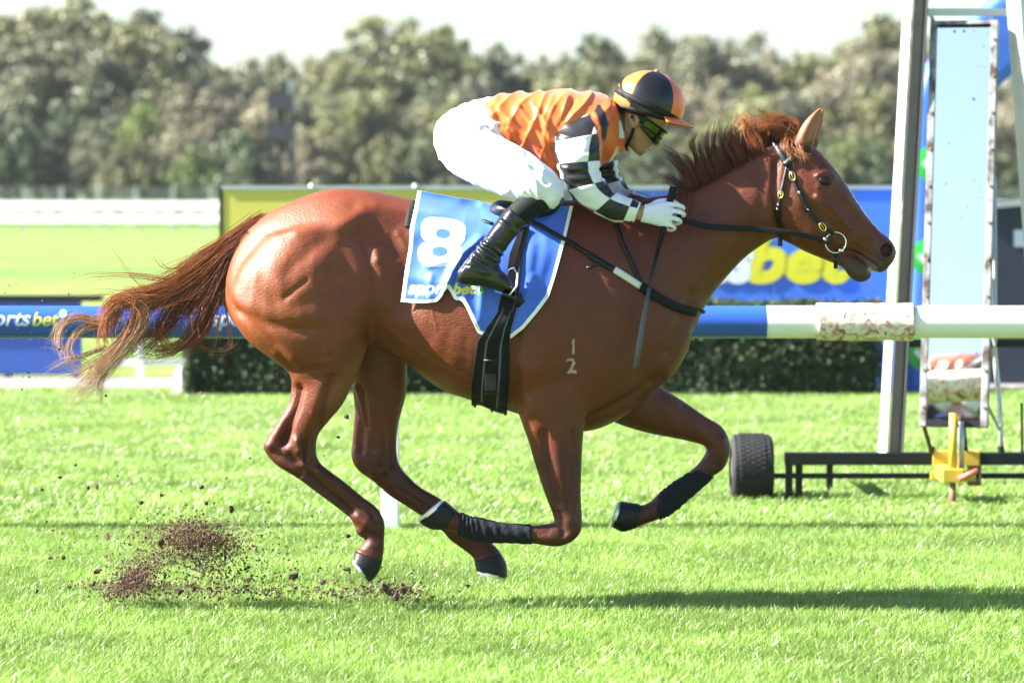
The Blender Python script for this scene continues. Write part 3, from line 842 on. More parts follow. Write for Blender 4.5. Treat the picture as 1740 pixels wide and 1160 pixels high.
# wheels
def wheel(cx, cyp, dy, sgn):
    c = q(cx, cyp, dy); rad = c.z; half = 36 / ms_
    w = empty('wheel', (0, 0, 0), None, None); w.parent = tr_root; w.location = -tr_root.location
    prof = [(-1, .62), (-1, .80), (-.93, .92), (-.75, .975), (-.4, 1.0), (0, 1.003), (.4, 1.0), (.75, .975), (.93, .92), (1, .80), (1, .62)]
    n = 56; V, F = [], []
    for i in range(n):
        a = 2 * math.pi * i / n
        for (u_, r_) in prof: V.append((c.x + u_ * half, c.y + rad * r_ * math.cos(a), c.z + rad * r_ * math.sin(a)))
    k = len(prof)
    for i in range(n):
        for j in range(k - 1):
            a, b = i * k + j, ((i + 1) % n) * k + j
            F.append((a, a + 1, b + 1, b))
    MB().add(V, F).build('tyre', M_rubber, w, True)
    tread = MB()
    for i in range(44):                                  # lugs standing proud of the carcass
        for j in range(7):
            a = 2 * math.pi * (i + .5 * (j % 2)) / 44
            u0 = -0.86 + j * .2457
            rr0 = rad * (.985 if abs(u0 + .12) < .7 else .95)
            cc = Vector((c.x + (u0 + .11) * half, c.y + rr0 * math.cos(a), c.z + rr0 * math.sin(a)))
            er, et = Vector((0, math.cos(a), math.sin(a))), Vector((0, -math.sin(a), math.cos(a)))
            ex = Vector((1, 0, 0)) * half * .105; et = et * rad * .045; er = er * rad * .032
            Vb = [cc + ex * x_ + et * y_ + er * z_ for z_ in (-1, 1) for x_, y_ in ((-1, -1), (1, -1), (1, 1), (-1, 1))]
            tread.add(Vb, [(4, 5, 6, 7), (0, 1, 5, 4), (1, 2, 6, 5), (2, 3, 7, 6), (3, 0, 4, 7)])
    tread.build('tread', M_rubber, w)
    rm = MB(); rm.tube([(c.x - half * .9, c.y, c.z), (c.x - half * .5, c.y, c.z), (c.x + half * .5, c.y, c.z), (c.x + half * .9, c.y, c.z)], [rad * .63, rad * .55, rad * .55, rad * .63], 24)
    rm.build('rim', M_steel, w, False)
wheel(1277, 794, .12, 1); wheel(mirx(1277), 794, .12, -1)
# jack
jk = MB(); a, b = q(1619, 797, -.27), q(1620, 702, -.27)
jk.tube([a, b], [.022, .020], 14).build('jack_tube', M_yel, tr_root, True)
MB().tube([q(1633, 797, -.24), q(1634, 715, -.24)], .016, 10).build('jack_sleeve', M_steel, tr_root, True)
a = q(1601, 820, -.30); b = q(1638, 796, -.30)
MB().box((a.x, a.y, a.z), (b.x, b.y + .31, b.z)).build('jack_bracket', M_yel, tr_root, False, .006)
MB().box((q(1638, 812, -.06).x + .001, MY - .06, q(0, 818, -.06).z), (q(1663, 0, -.06).x, MY - .02, q(0, 800, -.06).z)).build('jack_bracket', M_yel, tr_root, False, .004)
MB().tube([q(1629, 813, -.31), q(1661, 799, -.33)], .0135, 10).build('jack_handle', M_red, tr_root, True)
MB().tube([q(1619, 818, -.26), Vector((q(1619, 850, -.26).x, MY - .26, .0))], .017, 12).build('jack_leg', M_brown, tr_root, True)
f = q(1620, 850, -.26); MB().tube([(f.x, f.y, -.01), (f.x, f.y, .02), (f.x, f.y, .035)], [.055, .055, .02], 16).build('foot_plate', M_brown, tr_root)
MB().box((q(1650, 0, .0).x, MY + .0, q(0, 825, .0).z), (q(1672, 0, .0).x, MY + .06, q(0, 791.4, .0).z)).build('coupling', M_brown, tr_root)
# the mirror in its frame, turned towards the line and leaning back
mc = P(1630, 379, 18.78)
mw, mh = 116 / (FPX / 18.78), 694 / (FPX / 18.78)
yaw, tilt = R(-15.8), R(8.2)
Rm = Matrix.Rotation(yaw, 4, 'Z') @ Matrix.Rotation(-tilt, 4, 'X')
def mpt(x, y, z): return mc + (Rm @ Vector((x, y, z)))
def mbox(name, lo, hi, m, parent=tr_root, bevel=0.0):
    mb = MB(); mb.box(lo, hi); mb.V = [tuple(mpt(*v)) for v in mb.V]
    return mb.build(name, m, parent, False, bevel)
def mirror_mat():
    m, nt, b = nt_new('weathered mirror')
    tc = nt.nodes.new('ShaderNodeTexCoord')
    n = nt.nodes.new('ShaderNodeTexNoise'); n.inputs['Scale'].default_value = 13; n.inputs['Detail'].default_value = 9; n.inputs['Distortion'].default_value = 2.5
    nt.links.new(tc.outputs['Object'], n.inputs['Vector'])
    r = nt.nodes.new('ShaderNodeValToRGB'); e = r.color_ramp.elements
    e[0].position = .27; e[0].color = (.3, .3, .33, 1); e[1].position = .31; e[1].color = (.93, .90, .88, 1)
    nt.links.new(n.outputs[0], r.inputs[0]); nt.links.new(r.outputs[0], b.inputs['Base Color'])
    b.inputs['Metallic'].default_value = 1.0; b.inputs['Roughness'].default_value = .03
    return m
fw = .036
mbox('mirror_glass', (-mw / 2 + fw, -.012, -mh / 2 + fw), (mw / 2 - fw, .012, mh / 2 - fw), mirror_mat())
for s in (-1, 1):
    x0, x1 = sorted((s * mw / 2, s * (mw / 2 - fw)))
    mbox('mirror_frame', (x0, -.025, -mh / 2), (x1, .03, mh / 2), M_rust, bevel=.003)
    for i in range(11):
        z = -mh / 2 + .1 + i * (mh - .2) / 10
        mb = MB(); mb.tube([mpt((x0 + x1) / 2, -.026, z), mpt((x0 + x1) / 2, -.034, z)], .008, 8); mb.build('bolt', M_brown, tr_root)
mbox('mirror_frame', (-mw / 2 + fw, -.024, -mh / 2), (mw / 2 - fw, .028, -mh / 2 + fw), M_black)
mbox('mirror_frame', (-mw / 2 + fw, -.024, mh / 2 - fw * .5), (mw / 2 - fw, .028, mh / 2), M_rust)
mbox('mirror_backing', (-mw / 2 + fw, .031, -mh / 2), (mw / 2 - fw, .04, mh / 2), M_black)
for i, x in enumerate((-.05, 0, .05)):
    mb = MB(); mb.tube([mpt(x, -.011, mh / 2 - .055), mpt(x, -.017, mh / 2 - .055)], .007, 8); mb.build('bolt', M_brown, tr_root)
# struts between the frame and the mirror
top_l, top_r = q(1583, 768, .0), q(1701, 768, .03)
MB().bar(top_l, mpt(-mw / 2 + .02, .0, -mh / 2 + .01), .02, .02).build('strut', M_black, tr_root)
MB().bar(q(1642, 768, .03), mpt(.05, .0, -mh / 2 + .01), .018, .018).build('strut', M_black, tr_root)
MB().tube([top_r, q(1699, 690, .12), q(1690, 600, .16), mpt(mw / 2 - .01, .05, .25)], .014, 8).build('strut', M_steel, tr_root, True)
MB().bar(q(1700, 735, .12), mpt(mw / 2 - .01, .02, -mh / 2 + .12), .016, .016).build('strut', M_steel, tr_root)
MB().bar(q(1737, 768, .02), q(1736, 684, .02), .012, .012).build('upright_rod', M_black, tr_root)
for px in (1583, 1701):
    MB().tube([q(px, 770, .02), q(px, 758, .02)], .018, 10).build('strut_foot', M_black, tr_root)
for z_ in (mh / 2 - .03,):
    for s in (-1, 1):
        a = mpt(s * (mw / 2 - .02), .03, z_); b = q(1630 + s * 50, 21, .1)
        MB().bar(a, b, .02, .02).build('hanger', M_steel, tr_root)
# ================================================================== racehorse
trunk = [ # top, bottom, half width, depth offset
 (386, 462, 384, 520, .06, 0), (398, 425, 398, 550, .10, 0), (424, 389, 428, 580, .145, 0), (462, 360, 466, 606, .185, 0), (515, 334, 520, 618, .218, 0),
 (570, 320, 575, 610, .238, 0), (630, 324, 632, 585, .236, 0), (690, 337, 690, 618, .232, 0), (750, 350, 750, 661, .265, 0), (815, 358, 812, 683, .288, 0),
 (875, 352, 872, 700, .28, 0), (935, 342, 930, 722, .262, 0), (1000, 338, 992, 733, .24, 0), (1060, 342, 1052, 712, .215, 0), (1110, 362, 1105, 668, .185, 0),
 (1150, 405, 1145, 636, .14, 0), (1178, 460, 1172, 590, .085, 0)]
neck = [(985, 345, 1060, 690, .20, 0), (1050, 338, 1140, 625, .165, 0), (1105, 335, 1180, 558, .135, 0), (1163, 323, 1206, 507, .108, 0), (1213, 295, 1238, 467, .094, 0),
        (1262, 267, 1270, 434, .086, 0), (1308, 243, 1305, 411, .082, 0), (1335, 232, 1325, 402, .075, 0)]
head = [(1325, 236, 1312, 398, .062, 0), (1352, 236, 1327, 407, .078, 0), (1380, 247, 1348, 417, .092, 0), (1407, 274, 1374, 430, .097, 0), (1432, 304, 1402, 436, .085, 0),
        (1460, 347, 1426, 434, .066, 0), (1484, 379, 1448, 431, .056, 0), (1502, 398, 1466, 442, .052, 0), (1516, 411, 1481, 459, .05, 0), (1523, 427, 1497, 463, .04, 0), (1520, 441, 1507, 457, .02, 0)]
jaw = [(1380, 405, 1376, 431, .05, 0), (1415, 425, 1408, 444, .042, 0), (1434, 429, 1430, 454, .036, 0), (1450, 431, 1444, 471, .036, 0), (1463, 439, 1457, 479, .034, 0), (1475, 451, 1470, 478, .028, 0), (1481, 464, 1479, 472, .014, 0)]
near_hind = [(600, 372, 450, 400, .105, -.12), (618, 440, 402, 465, .145, -.13), (634, 505, 390, 522, .155, -.13), (632, 560, 416, 574, .145, -.13), (617, 612, 466, 614, .115, -.135),
 (602, 648, 494, 640, .08, -.14), (583, 686, 490, 684, .068, -.14), (560, 714, 470, 718, .055, -.14), (543, 735, 453, 746, .047, -.14), (537, 757, 449, 764, .044, -.14),
 (541, 781, 470, 790, .042, -.14), (557, 797, 510, 815, .034, -.14), (585, 818, 546, 841, .028, -.135), (618, 845, 580, 866, .026, -.13), (641, 863, 598, 884, .031, -.13),
 (653, 886, 607, 903, .036, -.13), (653, 914, 620, 917, .03, -.13), (652, 936, 608, 932, .037, -.13), (650, 952, 603, 938, .044, -.13)]
far_hind = [(680, 520, 600, 500, .10, .12), (690, 565, 590, 560, .10, .125), (693, 621, 590, 620, .095, .13), (691, 664, 597, 655, .08, .135), (685, 690, 602, 690, .068, .135), (677, 720, 601, 720, .055, .135), (674, 750, 598, 752, .047, .135), (675, 775, 597, 777, .045, .135),
 (681, 793, 607, 797, .042, .135), (695, 810, 632, 816, .034, .135), (714, 827, 660, 840, .028, .13), (745, 845, 692, 861, .026, .13), (778, 868, 730, 885, .029, .13),
 (801, 886, 752, 902, .035, .13), (820, 905, 765, 917, .036, .13), (836, 922, 787, 933, .031, .13), (846, 932, 803, 946, .037, .13), (851, 940, 806, 955, .044, .13)]
near_fore = [(1075, 440, 985, 450, .06, -.12), (1055, 530, 905, 545, .09, -.125), (1025, 610, 877, 625, .10, -.135), (1003, 675, 873, 680, .092, -.145), (993, 722, 885, 715, .08, -.15), (990, 755, 898, 750, .066, -.15), (988, 800, 912, 798, .055, -.15), (987, 845, 927, 842, .048, -.15),
 (989, 878, 938, 870, .045, -.15), (987, 902, 942, 884, .044, -.15), (973, 919, 939, 888, .043, -.15), (946, 928, 925, 890, .039, -.15), (905, 923, 903, 892, .03, -.15), (860, 921, 856, 889, .03, -.15), (815, 919, 812, 881, .033, -.15), (792, 912, 792, 876, .036, -.15),
 (770, 903, 778, 868, .034, -.15), (752, 899, 774, 866, .042, -.15)]
far_fore = [(1080, 610, 985, 670, .085, .11), (1105, 640, 1020, 705, .085, .12), (1130, 660, 1050, 720, .08, .13), (1160, 680, 1095, 734, .07, .14), (1197, 706, 1140, 743, .058, .145), (1226, 724, 1178, 751, .05, .15), (1239, 748, 1197, 758, .046, .15), (1240, 770, 1199, 768, .045, .15),
 (1230, 795, 1187, 787, .042, .15), (1208, 812, 1172, 801, .034, .15), (1173, 845, 1148, 818, .03, .15), (1141, 871, 1122, 836, .033, .15), (1118, 882, 1106, 851, .036, .15), (1098, 889, 1093, 857, .033, .15), (1078, 898, 1086, 857, .042, .15)]
ear_n = [(1345, 250, 1380, 254, .03, -.045), (1353, 230, 1384, 238, .032, -.05), (1366, 208, 1390, 218, .026, -.055), (1381, 192, 1395, 200, .014, -.055), (1394, 182, 1397, 184, .004, -.055)]
ear_f = [(1358, 250, 1388, 254, .03, .045), (1364, 232, 1392, 240, .03, .05), (1376, 211, 1396, 219, .025, .055), (1389, 194, 1399, 201, .013, .055), (1397, 184, 1400, 187, .004, .055)]
dock = [(470, 352, 440, 420, .06, 0), (445, 366, 425, 410, .045, 0), (425, 381, 412, 408, .03, 0), (405, 395, 395, 412, .022, 0), (385, 408, 378, 420, .015, 0)]
parts = [loft(trunk, 48, 5, 2.25, .10), loft(neck, 36, 5, 2.1, .12), loft(head, 32, 5, 2.3, -.05), loft(jaw, 20, 4, 2.2), loft(dock, 16, 4)]
parts += [loft(s, 28, 5, 2.1) for s in (near_hind, far_hind, near_fore, far_fore)]
parts += [loft(s, 16, 5) for s in (ear_n, ear_f)]
# far thigh mirrors the near one inside the trunk's outline
parts.append(loft([(560, 345, 500, 400, .05, -.06), (600, 352, 500, 402, .09, -.10), (625, 362, 520, 420, .115, -.12), (615, 400, 530, 440, .10, -.12), (590, 430, 540, 450, .05, -.08)], 24, 5, 2.1))
parts.append(loft([(560, 345, 500, 400, .05, .06), (600, 352, 500, 402, .09, .10), (625, 362, 520, 420, .115, .12), (615, 400, 530, 440, .10, .12), (590, 430, 540, 450, .05, .08)], 24, 5, 2.1))
parts.append(loft([(600, 372, 450, 400, .105, .12), (618, 440, 402, 465, .145, .13), (632, 505, 391, 522, .15, .13), (640, 560, 430, 570, .11, .125), (650, 600, 540, 600, .08, .13)], 28, 5, 2.1))
parts.append(loft([(1075, 440, 985, 450, .06, .12), (1055, 530, 905, 545, .09, .125), (1025, 610, 880, 625, .09, .13), (1003, 670, 900, 680, .07, .13)], 28, 5, 2.1))
body_me = fuse(parts, 0.0044, 6)
V = getV(body_me); u, v = proj(V)
legm = sstep(700, 730, v) * 0.0
blend = np.clip(1.2 * np.exp(-(dist_poly(u, v, [(450, 400), (500, 375), (570, 360), (625, 365), (600, 430)]) / 42) ** 2) + np.exp(-(dist_poly(u, v, [(600, 400), (640, 500), (630, 570), (600, 640)]) / 40) ** 2) +
                np.exp(-(dist_poly(u, v, [(880, 560), (880, 700), (990, 720), (1080, 690), (1120, 650)]) / 35) ** 2) +
                np.exp(-(dist_poly(u, v, [(1000, 350), (1100, 450), (1170, 560)]) / 60) ** 2) +
                np.exp(-(dist_poly(u, v, [(1318, 240), (1312, 400)]) / 22) ** 2) + np.exp(-(dist_poly(u, v, [(440, 390), (410, 420)]) / 25) ** 2) +
                np.exp(-(dist_poly(u, v, [(500, 600), (600, 620), (690, 620)]) / 30) ** 2) + np.exp(-(dist_poly(u, v, [(1060, 440), (985, 450)]) / 60) ** 2), 0, 1)
blend *= sstep(735, 700, v)
relax(body_me, blend, 70)

def m_near(W): return (W[:, 1] < HY + .02).astype(float)
near_items = [
 # quarters
 ([(378, 492), (396, 522), (427, 552), (464, 585), (495, 623)], 8, -13), ([(400, 505), (425, 535), (465, 565), (505, 600)], 14, 5),
 ([(405, 530), (450, 549), (500, 560), (545, 560)], 10, -9), ([(430, 520), (480, 535), (530, 535)], 15, 6),
 ([(484, 506), (503, 491), (521, 476)], 4.5, -5.5), ([(494, 514), (520, 494)], 9, 3), ([(455, 400), (440, 440), (447, 480), (470, 510)], 12, -5),
 ([(505, 405), (475, 440), (475, 480)], 20, 5), ([(582, 393), (545, 413), (508, 443), (486, 465)], 12, -6), ([(560, 425), (530, 455)], 20, 6), ([(555, 467)], 9, -8), ([(590, 430), (605, 480), (600, 540)], 20, 9),
 ([(566, 470), (560, 530), (552, 575)], 12, -6), ([(544, 585), (548, 605)], 7, -8), ([(558, 597)], 7, 9), ([(562, 612)], 6, 5), ([(500, 632), (530, 628), (552, 622)], 6, -5), ([(470, 600), (492, 612)], 10, 7),
 ([(606, 405), (626, 440), (634, 480), (636, 530), (632, 570)], 11, -16), ([(618, 360)], 17, 17), ([(585, 355), (545, 372), (505, 395)], 14, 6), ([(640, 352), (690, 360), (730, 366)], 12, 9),
 ([(625, 398), (660, 410), (692, 440), (684, 505)], 30, -24), ([(640, 424), (642, 440)], 9, 9), ([(655, 545), (650, 578)], 20, -8), ([(676, 395), (690, 420)], 6, 5), ([(655, 395), (668, 425)], 4, 3),
 # gaskin and hock
 ([(506, 662), (500, 690), (490, 722), (482, 748)], 9, -28), ([(488, 735), (478, 752)], 11, -12), ([(548, 655), (532, 700), (522, 735)], 14, 10), ([(564, 640), (552, 690), (543, 730)], 4.5, -11), ([(504, 748), (508, 765)], 6, 13), ([(515, 790)], 7, 8), ([(530, 742), (529, 778)], 5, 10), ([(518, 748), (520, 782)], 3.5, -12), ([(468, 768), (496, 784)], 7, -8), ([(458, 756)], 8, 7),
 ([(545, 745), (541, 770)], 4, -6), ([(540, 800), (574, 827), (609, 856)], 5, 7), ([(524, 806), (560, 838), (596, 868)], 3.6, -13), ([(514, 812), (552, 842), (588, 870)], 3.5, 5), ([(609, 878), (622, 888)], 8, 10), ([(606, 903), (614, 910)], 5, 8), ([(632, 870), (643, 892)], 5, -8), ([(622, 905), (642, 914)], 6, -8), ([(645, 880)], 6, 5), ([(492, 774), (514, 799)], 5, -9), ([(630, 925), (645, 930)], 6, 4), ([(606, 934), (620, 941), (648, 953)], 3, 5),
 # barrel
 ([(735, 560), (722, 600), (724, 630)], 9, -1.3), ([(765, 560), (752, 610), (756, 645)], 9, -1.3), ([(796, 570), (784, 625), (788, 660)], 9, -1.3), ([(700, 565), (690, 595)], 6, -2),
 # shoulder, chest, elbow
 ([(878, 560), (872, 620), (880, 695)], 12, -22), ([(905, 630), (900, 690)], 20, 11), ([(945, 560), (930, 620)], 34, 8), ([(1010, 470), (985, 560), (960, 640)], 18, -5), ([(1045, 450), (1050, 540), (1030, 620)], 26, 7),
 ([(1085, 400), (1108, 480), (1108, 560), (1085, 635)], 16, -9), ([(1175, 500), (1158, 545), (1137, 598)], 10, -12), ([(1150, 520), (1125, 580)], 14, 7), ([(1180, 545), (1158, 590), (1135, 630)], 12, 6),
 ([(1122, 640), (1090, 662), (1045, 688), (998, 712)], 6, -10), ([(1107, 648)], 8, -8), ([(1085, 690), (1040, 705)], 10, 6), ([(1000, 660), (990, 700)], 12, 5), ([(985, 440), (950, 500)], 40, 5),
 # forearm and knee
 ([(925, 735), (936, 800), (950, 855)], 7, -11), ([(972, 735), (970, 800), (966, 860)], 6, -8), ([(950, 745), (952, 800)], 14, 6), ([(905, 735), (915, 780)], 10, 5), ([(970, 885)], 12, 6), ([(948, 872), (958, 905)], 6, -9), ([(972, 905), (962, 916)], 5, 4), ([(985, 860), (980, 882)], 5, -4), ([(930, 905), (905, 907)], 5, -3),
 # neck
 ([(1280, 400), (1232, 448), (1190, 500)], 10, -9), ([(1300, 330), (1240, 390), (1180, 440)], 22, 5), ([(1290, 290), (1230, 335), (1160, 390)], 10, -5), ([(1265, 300), (1200, 330)], 14, 4), ([(1300, 300), (1290, 360), (1270, 395)], 9, -5),
 # head
 ([(1319, 275), (1316, 330), (1322, 380), (1342, 408)], 7, -13), ([(1348, 345)], 30, 12), ([(1388, 334), (1412, 352), (1444, 388)], 4.5, 11), ([(1375, 352), (1405, 378), (1432, 402)], 8, -9), ([(1415, 325), (1440, 355), (1465, 385)], 6, -5), ([(1388, 375), (1408, 415)], 8, -4),
 ([(1402, 306)], 16, 8), ([(1388, 299), (1398, 293), (1410, 295), (1417, 303)], 3.5, 8), ([(1378, 283)], 9, -11), ([(1398, 322), (1412, 330)], 5, -5), ([(1422, 330), (1450, 372)], 7, -4), ([(1412, 322), (1400, 325), (1390, 318)], 4, 3), ([(1438, 336), (1470, 380)], 5, 3),
 ([(1478, 396), (1490, 408), (1489, 428)], 4, 7), ([(1470, 402), (1482, 420), (1492, 446)], 4, -5), ([(1455, 418), (1475, 432)], 4, -4), ([(1470, 415), (1480, 435)], 6, -4), ([(1433, 426), (1450, 430), (1470, 441), (1488, 453)], 3.2, -12), ([(1425, 433), (1432, 445)], 6, -4), ([(1455, 462)], 10, 5)]
veins = [([(660, 560), (700, 590), (740, 618), (790, 640)], 2.6, 3), ([(590, 640), (570, 665), (556, 690), (548, 720)], 2.4, 3.5), ([(1385, 345), (1400, 372), (1412, 390), (1432, 400)], 2.2, 2.6), ([(1400, 372), (1425, 372), (1450, 385)], 2.0, 2.2),
 ([(1420, 350), (1436, 372)], 2, 2.2), ([(960, 700), (968, 740), (972, 790)], 2.4, 3), ([(905, 590), (925, 612), (935, 650)], 2.6, 2.5), ([(560, 500), (585, 520), (600, 560), (590, 600)], 2.4, 2.2), ([(700, 480), (730, 510), (742, 560)], 2.4, 2), ([(1120, 560), (1090, 600), (1050, 640)], 2.6, 2.2), ([(530, 700), (545, 740), (560, 790)], 2.4, 3), ([(1340, 395), (1365, 400), (1390, 415)], 2.2, 2)]
near_items = [(p_, w_, d_ * (.78 if max(q_[0] for q_ in p_) < 640 and max(q_[1] for q_ in p_) < 640 else 1.0)) for p_, w_, d_ in near_items] + veins
strokes(body_me, near_items, m_near)
strokes(body_me, [it for it in near_items if min(p[1] for p in it[0]) < 640], m_near, mirror=True)
far_items = [([(604, 655), (612, 690), (618, 722)], 2.6, 7), ([(611, 655), (622, 695), (626, 725)], 2.6, -7), ([(640, 772), (645, 785)], 6, 9), ([(632, 803)], 6, 7), ([(652, 800)], 5, 6), ([(662, 750), (666, 790)], 4, -9), ([(676, 830), (720, 858), (750, 880)], 3.6, -9), ([(1160, 690), (1200, 716), (1225, 740)], 4, -6), ([(1228, 745), (1222, 775)], 6, 6), ([(1208, 765), (1216, 790)], 4, -7), ([(612, 668), (616, 715), (613, 765)], 8, -13), ([(640, 680), (645, 720), (650, 760)], 16, 6), ([(645, 750), (650, 800)], 7, 6), ([(665, 740), (668, 780)], 5, -6), ([(650, 830), (700, 862)], 5, -5), ([(1150, 700), (1200, 725)], 6, -4), ([(1130, 690), (1180, 720)], 14, 5), ([(1215, 750), (1210, 780)], 7, 5), ([(628, 790), (640, 805)], 8, 5)]
strokes(body_me, far_items, lambda W: (W[:, 1] > HY + .04).astype(float))
# nostril
def nostril(mirror):
    V, N = getV(body_me), getN(body_me); W = V.copy()
    if mirror: W[:, 1] = 2 * HY - W[:, 1]
    u, v = proj(W); m = (W[:, 1] < HY - .004)
    d = np.hypot((u - 1506) / 10.5, (v - 425) / 12.5)
    dep = -0.030 * sstep(1.0, .5, d) + .008 * np.exp(-((d - 1.15) / .25) ** 2)
    V[:, 1] += (1 if mirror else -1) * dep * m * sstep(1.6, 1.2, d)
    setV(body_me, V)
nostril(False); nostril(True)
# ear hollows
strokes(body_me, [([(1372, 236), (1382, 214), (1393, 192)], 5, -10)], lambda W: (W[:, 1] < HY - .02).astype(float))
relax(body_me, np.ones(len(body_me.vertices)), 1)
# skin ripple and veins, very slight
V, N = getV(body_me), getN(body_me); u, v = proj(V)
V = V + N * (00.0007 * fnoise(V, (16, 16, 16), 3) + .0003 * fnoise(V, (48, 48, 48), 9))[:, None]
setV(body_me, V)

# coat colours, with some sun and shade put into them
u, v = proj(V)
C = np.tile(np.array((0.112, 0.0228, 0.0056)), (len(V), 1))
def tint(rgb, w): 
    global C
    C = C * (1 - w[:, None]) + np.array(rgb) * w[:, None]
tint((0.180, 0.0445, 0.0115), sstep(700, 420, u) * sstep(640, 560, v) * .9)  # rump lightened: sunlight put into the coat colour
tint((0.078, 0.0150, 0.0040), sstep(880, 1120, u) * .6)  # neck and forehand darkened: shade put into the coat colour
tint((0.20, 0.075, 0.03), .5 * np.exp(-(dist_poly(u, v, [(610, 640), (560, 680), (620, 600), (760, 655), (700, 630)]) / 14) ** 2) * (V[:, 1] < HY - .05))
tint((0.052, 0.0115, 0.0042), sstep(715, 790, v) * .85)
mz = np.exp(-(dist_poly(u, v, [(1440, 470), (1500, 455), (1515, 425)]) / 24) ** 2)
tint((0.045, 0.028, 0.024), np.clip(mz * 1.1, 0, .85))
tint((0.035, 0.014, 0.01), .8 * np.exp(-(np.hypot(u - 1402, v - 308) / 12) ** 2))
tint((0.05, 0.018, 0.016), (sstep(1.0, .75, np.hypot((u - 1506) / 10.5, (v - 425) / 12.5)) * (v > 405)))
bl = dist_poly(u, v, [(1412, 279), (1433, 305), (1461, 348), (1485, 380), (1497, 393)])
nz = fnoise(V, (60, 60, 60), 4)
tint((0.72, 0.68, 0.64), sstep(.034, .016, np.abs(V[:, 1] - HY) + .008 * nz) * (bl < 24) * sstep(1408, 1425, u) * sstep(1505, 1490, u))
tint((0.55, 0.5, 0.36), .7 * np.exp(-(dist_poly(u, v, [(1478, 458), (1487, 464)]) / 4) ** 2))
tint((0.16, 0.08, 0.06), .6 * np.exp(-(dist_poly(u, v, [(1440, 428), (1470, 442), (1488, 455)]) / 3) ** 2))
# shoulder brand: white hair figures 1 over 2
near = V[:, 1] < HY - .05
def brand(s, px, base, hpx):
    T = text_tris(s, 0.012, -.02); k = hpx / T[:, :, 1].max()
    T = T * k; T[:, :, 0] += px; T[:, :, 1] = base - T[:, :, 1]
    return in_tris(u, v, T)
bw = (brand('1', 972, 600, 25) | brand('2', 963, 633, 25)) & near
tint((0.50, 0.40, 0.34), bw * (.62 + .3 * fnoise(V, (150, 150, 150), 2)).clip(.2, .9))
ear_in = np.exp(-(dist_poly(u, v, [(1372, 236), (1382, 214), (1392, 194)]) / 6) ** 2) * (v < 245)
tint((0.24, 0.085, 0.035), .9 * sstep(246, 232, v) * sstep(1352, 1362, u))  # ears lightened to orange, as if the sun were on them
tint((0.30, 0.13, 0.07), .6 * ear_in)
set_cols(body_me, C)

M_coat = vmat('chestnut coat', rough=.46, spec=.36, var=.16, scale=16, sheen=0, bump=.9, bscale=(60, 260, 260), bdist=.0026, coat=.03, fine=.22, fscale=260)
horse = empty('racehorse', (H(800, 1035).x, HY, 0), 'galloping chestnut racehorse with a white blaze and a streaming blond-tipped tail', 'horse')
M_hoof = mat('dark hoof horn', (0.010, 0.009, 0.009), .5, spec=.3, var=.35, scale=40, bump=.2, bscale=120)
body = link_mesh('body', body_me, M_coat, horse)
me_b = body.data
bvh = BVHTree.FromPolygons([tuple(x) for x in getV(me_b)], [tuple(p_.vertices) for p_ in me_b.polygons])
camv = Vector((0, 0, CAM_Z))
def cast(px, py, off=0.0, tree=None, lo=None):
    d = (P(px, py, HY) - camv).normalized()
    hit, nr, _, _ = (tree or bvh).ray_cast(camv, d)
    if hit is None: return None, None
    if nr.dot(d) > 0: nr = -nr
    return hit + nr * off, nr
# eyes
M_eye = mat('dark eye', (0.006, 0.004, 0.003), .12, var=.1, spec=.3)
for s in (-1, 1):
    h_, n_ = cast(1402, 308)
    c = Vector((h_.x, h_.y + .003, h_.z))
    if s > 0: c.y = 2 * HY - c.y
    bm = bmesh.new(); bmesh.ops.create_uvsphere(bm, u_segments=20, v_segments=14, radius=.0215)
    for w_ in bm.verts: w_.co = Vector((w_.co.x * 1.25 , w_.co.y * .7, w_.co.z * .82 - .18 * w_.co.x)) + c
    me = bpy.data.meshes.new('eye'); bm.to_mesh(me); bm.free(); link_mesh('eye', me, M_eye, horse)
# hooves with racing plates
M_shoe = mat('aluminium plate', (.72, .72, .72), .3, .9, var=.1)
def hoof(cf, cb, toe, heel, yo, hw0=.045, hw1=.056, bulge=(0, 0)):
    hst = [(*cf, *cb, hw0, yo), ((cf[0]*.5+toe[0]*.5) + bulge[0], (cf[1]*.5+toe[1]*.5) + bulge[1], (cb[0]*.55+heel[0]*.45), (cb[1]*.55+heel[1]*.45), hw0*.45+hw1*.55, yo), (*toe, *heel, hw1, yo)]
    V, F = loft(hst, 28, 4, 2.3)
    mb = MB(); mb.add(V, F); ho = mb.build('hoof', M_hoof, horse, True); ho.modifiers.new('e', 'EDGE_SPLIT').split_angle = R(50)
    A, B = H(*toe, yo), H(*heel, yo); c, e = (A + B) / 2, (A - B) / 2
    cc, ce = (H(*cf, yo) + H(*cb, yo)) / 2, None
    out = (c - cc); nrm = e.cross(Vector((0, 1, 0))).normalized()
    if nrm.dot(out) < 0: nrm = -nrm
    sh = MB(); n = 26; Vs, Fs = [], []
    for i in range(n + 1):
        t = -2.55 + 5.1 * i / n
        for (r_, z_) in ((1.02, -.004), (1.02, .008), (.74, .008), (.74, -.004)):
            Vs.append(c + e * (math.cos(t) * r_) + Vector((0, math.sin(t) * hw1 * r_, 0)) + nrm * z_)
    for i in range(n):
        for j in range(4):
            a, b = i * 4 + j, i * 4 + (j + 1) % 4
            Fs.append((a, b, b + 4, a + 4))
    Fs += [(0, 1, 2, 3), tuple(n * 4 + k for k in (3, 2, 1, 0))]
    sh.add(Vs, Fs).build('racing_plate', M_shoe, ho)
    return ho
hoof((650, 951), (603, 937), (629, 989), (600, 947), -.13, bulge=(4, 2))
hoof((851, 939), (806, 954), (862, 981), (809, 968), .13, bulge=(4, -2))
hoof((752, 900), (775, 866), (711, 886), (756, 850), -.15, bulge=(-1, 5))
